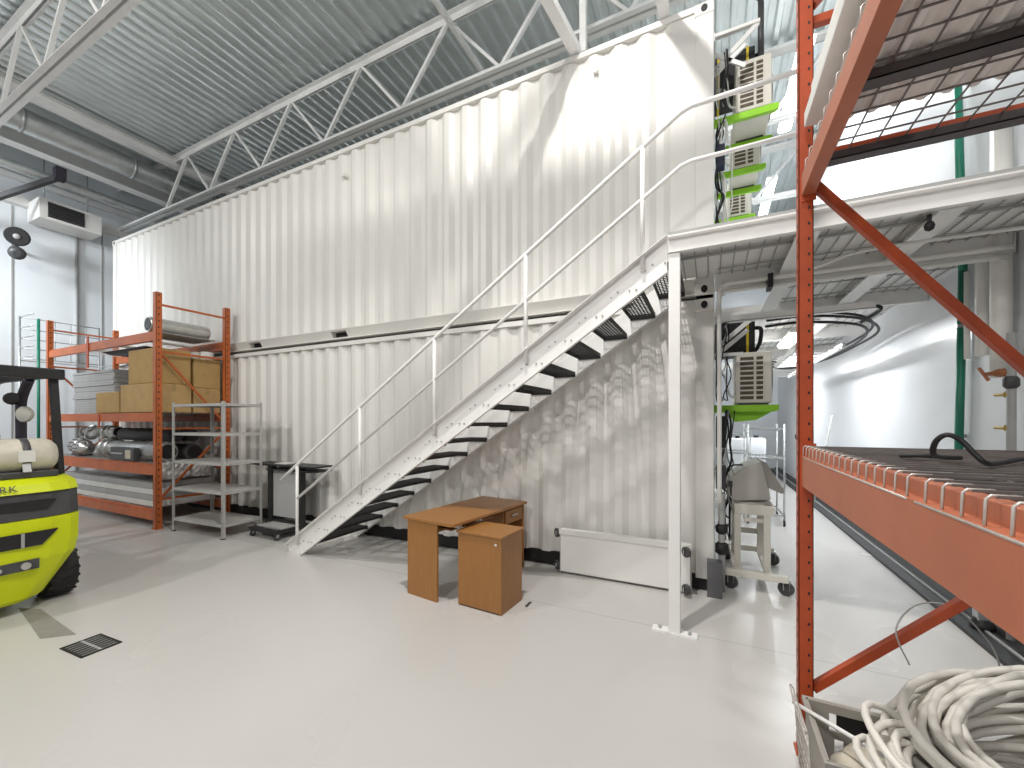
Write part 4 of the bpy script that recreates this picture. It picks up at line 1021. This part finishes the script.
# brand lettering on the hood (only the right half is in frame)
def letters(txt, y, x, z, size, par, m):
    cu = bpy.data.curves.new('lettering', 'FONT'); cu.body = txt; cu.size = size; cu.extrude = .003; cu.align_x = 'CENTER'; cu.space_character = 1.15
    o = bpy.data.objects.new('tmp', cu); C.objects.link(o); dg = bpy.context.evaluated_depsgraph_get(); dg.update()
    me = bpy.data.meshes.new_from_object(o.evaluated_get(dg)); bpy.data.objects.remove(o)
    Mx = Matrix.Translation((x, y, z)) @ Matrix.Rotation(math.radians(90), 4, 'Z') @ Matrix.Rotation(math.radians(70), 4, 'X')
    q = MB(); q.add([Mx @ v_.co for v_ in me.vertices], [list(p_.vertices) for p_ in me.polygons]); q.build('lettering', m, par)
letters('CLARK', FY, -5.235, 1.075, .075, fk, 'dkgrey')
# propane tank, cradle, strap
tk = MB(); ty0, ty1 = FY-.42, FY+.44; tz, tx_ = 1.36, -5.55
prof = [(0,.06),(.01,.10),(.04,.135),(.08,.152),(.78,.152),(.82,.135),(.85,.10),(.86,.06)]
tko = tk.lathe((tx_, ty0, tz), (0,1,0), prof, 28).build('propane_tank', 'tank', fk)
MB().lathe((tx_, FY+.20, tz), (0,1,0), [(0,.156),(.05,.156)], 28).build('tank_strap', 'dkgrey', fk)
MB().box(tx_+.145, tx_+.162, FY+.17, FY+.27, tz-.05, tz+.05).build('tank_buckle', 'lid', fk)
MB().bar((tx_+.13, FY+.22, tz-.06), (tx_+.16, FY+.22, tz-.14), .05, .02).build('strap_latch', 'steel', fk)
MB().box(tx_-.16, tx_+.14, FY-.40, FY+.42, 1.165, 1.225).build('tank_cradle', 'dkgrey', fk, .01)
MB().box(tx_-.08, tx_+.02, FY+.445, FY+.48, 1.16, 1.30).build('cradle_hinge', 'blacksteel', fk, .01)
# hood, seat, floor, dash
box(-7.0, XI, FY-.45, FY+.45, .45, 1.10).build('engine_hood', 'dkgrey', fk, .03)
MB().prism([(-6.75,1.10),(-6.2,1.10),(-6.12,1.55),(-6.22,1.56),(-6.3,1.24),(-6.75,1.22)], FY-.24, FY+.24).build('seat', 'black', fk, .02)
box(-7.9, -7.0, FY-.5, FY+.5, .35, .5).build('floor_plate', 'dkgrey', fk)
MB().prism([(-7.9,.5),(-7.65,.5),(-7.55,1.15),(-7.7,1.2),(-7.9,1.1)], FY-.45, FY+.45).build('dashboard', 'lime', fk, .02)
MB().cyl((-7.55, FY-.1, 1.1), (-7.25, FY-.1, 1.3), .02, 10).tube([Vector((-7.22, FY-.1, 1.32))+Matrix.Rotation(.6, 3, 'Y') @ Vector((.0+.17*math.cos(2*PI*i/20), .17*math.sin(2*PI*i/20), 0)) for i in range(20)], .014, 8, True).build('steering_wheel', 'black', fk)
# overhead guard
def gb(a, c, w=.07, h=.07, n='guard_post', m='blacksteel'): MB().bar(a, c, w, h).build(n, m, fk, .008)
for s in (-1, 1):
    gb((-5.66, FY+s*.50, 1.12), (-5.72, FY+s*.47, 2.12), .05, .06)
    pts = [(-7.75, FY+s*.44, 1.1), (-7.5, FY+s*.45, 1.7), (-7.3, FY+s*.46, 2.05), (-7.2, FY+s*.46, 2.12)]
    MB().tube(spline(pts, 4), .035, 10).build('guard_post', 'blacksteel', fk)
    gb((-5.66, FY+s*.49, 2.13), (-7.25, FY+s*.46, 2.13), .07, .07, 'guard_rail')
gb((-5.68, FY-.53, 2.12), (-5.68, FY+.53, 2.12), .08, .10, 'guard_rail'); gb((-7.22, FY-.5, 2.13), (-7.22, FY+.5, 2.13), .08, .08, 'guard_rail')
for k in range(5): gb((-5.7, FY-.32+k*.16, 2.14), (-7.22, FY-.32+k*.16, 2.14), .03, .03, 'guard_bar')
# side lamp on a curved arm, seen through the guard
MB().tube(spline([(-6.45, FY+.46, 1.12), (-6.43, FY+.47, 1.22), (-6.48, FY+.46, 1.36), (-6.50, FY+.46, 1.7), (-6.48, FY+.46, 1.9), (-6.32, FY+.47, 2.1)], 5), [.06]*5+[.05]*5+[.042]*16, 10).build('grab_handle', 'crate_dark', fk)
MB().lathe((-6.42, FY+.49, 1.74), (.45,-.89,0), [(0,.065),(.02,.082),(.045,.082),(.05,.075)], 18).build('work_light', 'mirror', fk)
MB().lathe((-6.5, FY+.40, 1.90), (.95,-.25,0), [(0,.05),(.04,.065),(.08,.05)], 12).build('reverse_alarm', 'black', fk)
# wheels
def wheel(x, y0, y1, r, name='wheel'):
    w = MB().lathe((x, y0, r), (0,1,0), [(0,r*.62),(.005,r*.9),(.03,r),(y1-y0-.03,r),(y1-y0-.005,r*.9),(y1-y0,r*.62)], 32).build(name, 'black', fk)
    MB().lathe((x, y0+.01, r), (0,1,0), [(0,r*.5),(y1-y0-.02,r*.5)], 20).build('rim', 'grey', w)
    t = MB()
    for k in range(20):
        a = 2*PI*k/20
        for d in (-1, 1):
            p0 = Vector((x+r*1.0*math.cos(a), (y0+y1)/2+d*.005, r+r*1.0*math.sin(a))); a2 = a+.12
            p1 = Vector((x+r*.995*math.cos(a2), (y0+y1)/2+d*(y1-y0)*.47, r+r*.995*math.sin(a2)))
            t.bar(p0, p1, .028, .012, (math.cos(a), 0, math.sin(a)))
    t.build('tread_blocks', 'black', w)
wheel(-5.70, FY+.37, FY+.58, .255); wheel(-5.78, FY-.57, FY-.36, .255)
wheel(-7.55, FY+.36, FY+.58, .33); wheel(-7.55, FY-.58, FY-.36, .33)
for s in (-1, 1):
    box(-8.12, -8.0, FY+s*.33-.05, FY+s*.33+.05, .08, 2.1).build('mast_rail', 'blacksteel', fk)
    box(-9.2, -8.12, FY+s*.25-.05, FY+s*.25+.05, .05, .09).build('fork', 'blacksteel', fk)
box(-8.10, -8.02, FY-.35, FY+.35, 1.98, 2.08).build('mast_crossbar', 'blacksteel', fk)

# ------------------------------------------------------------------ light
def area(name, loc, size, energy, col=(1, .97, .93), target=None, sy=None, spread=PI):
    l = bpy.data.lights.new(name, 'AREA'); l.energy = energy; l.color = col; l.size = size
    l.spread = spread
    if sy: l.shape = 'RECTANGLE'; l.size_y = sy
    else: l.shape = 'DISK'
    o = bpy.data.objects.new(name, l); C.objects.link(o); o.location = loc
    t = Vector(target or (loc[0], loc[1], 0)); o.rotation_euler = (t-Vector(loc)).to_track_quat('-Z', 'Y').to_euler()
    return o
area('bay_or_fill_lamp', (-1.05, 1.75, 7.0), .15, 320)
area('bay_or_fill_lamp', (-6.5, -3.2, 6.9), .4, 260, (1, .97, .93), (-4.5, 4, 2))  # added fill from the left front, brightens the container side
area('bay_or_fill_lamp', (-11.6, -1.0, 6.0), 1.3, 150, (.90, .96, 1), (-13.4, 4.2, 3.5), None, 1.5)  # added unseen light to brighten the left wall, no fixture there
area('bay_or_fill_lamp', (-1.5, -5.0, 6.4), .6, 260, (1, .97, .93), (-2, 4.4, 2))  # added front fill behind the camera, lifts the shade under the stairs
area('bay_or_fill_lamp', (3.4, .5, 7.0), .5, 110)
area('corridor_lamp', (1.2, 7.8, 6.86), .1, 140, (.93, .97, 1), None, 2.0)
area('corridor_lamp', (1.2, 11.4, 6.86), .1, 140, (.93, .97, 1), None, 2.0)
area('corridor_lamp', (1.08, 7.35, 2.82), .1, 75, (.93, .97, 1), None, 1.1)
area('corridor_lamp', (1.08, 11.0, 2.82), .1, 75, (.93, .97, 1), None, 1.1)

W = bpy.data.worlds.new('world'); bpy.context.scene.world = W; W.use_nodes = True
bg = W.node_tree.nodes['Background']; bg.inputs[0].default_value = (.92, .96, 1, 1); bg.inputs[1].default_value = .42

sc = bpy.context.scene
sc.view_settings.view_transform = 'Standard'; sc.view_settings.look = 'None'; sc.view_settings.gamma = 1; sc.view_settings.use_curve_mapping = False
sc.view_settings.exposure = -.42
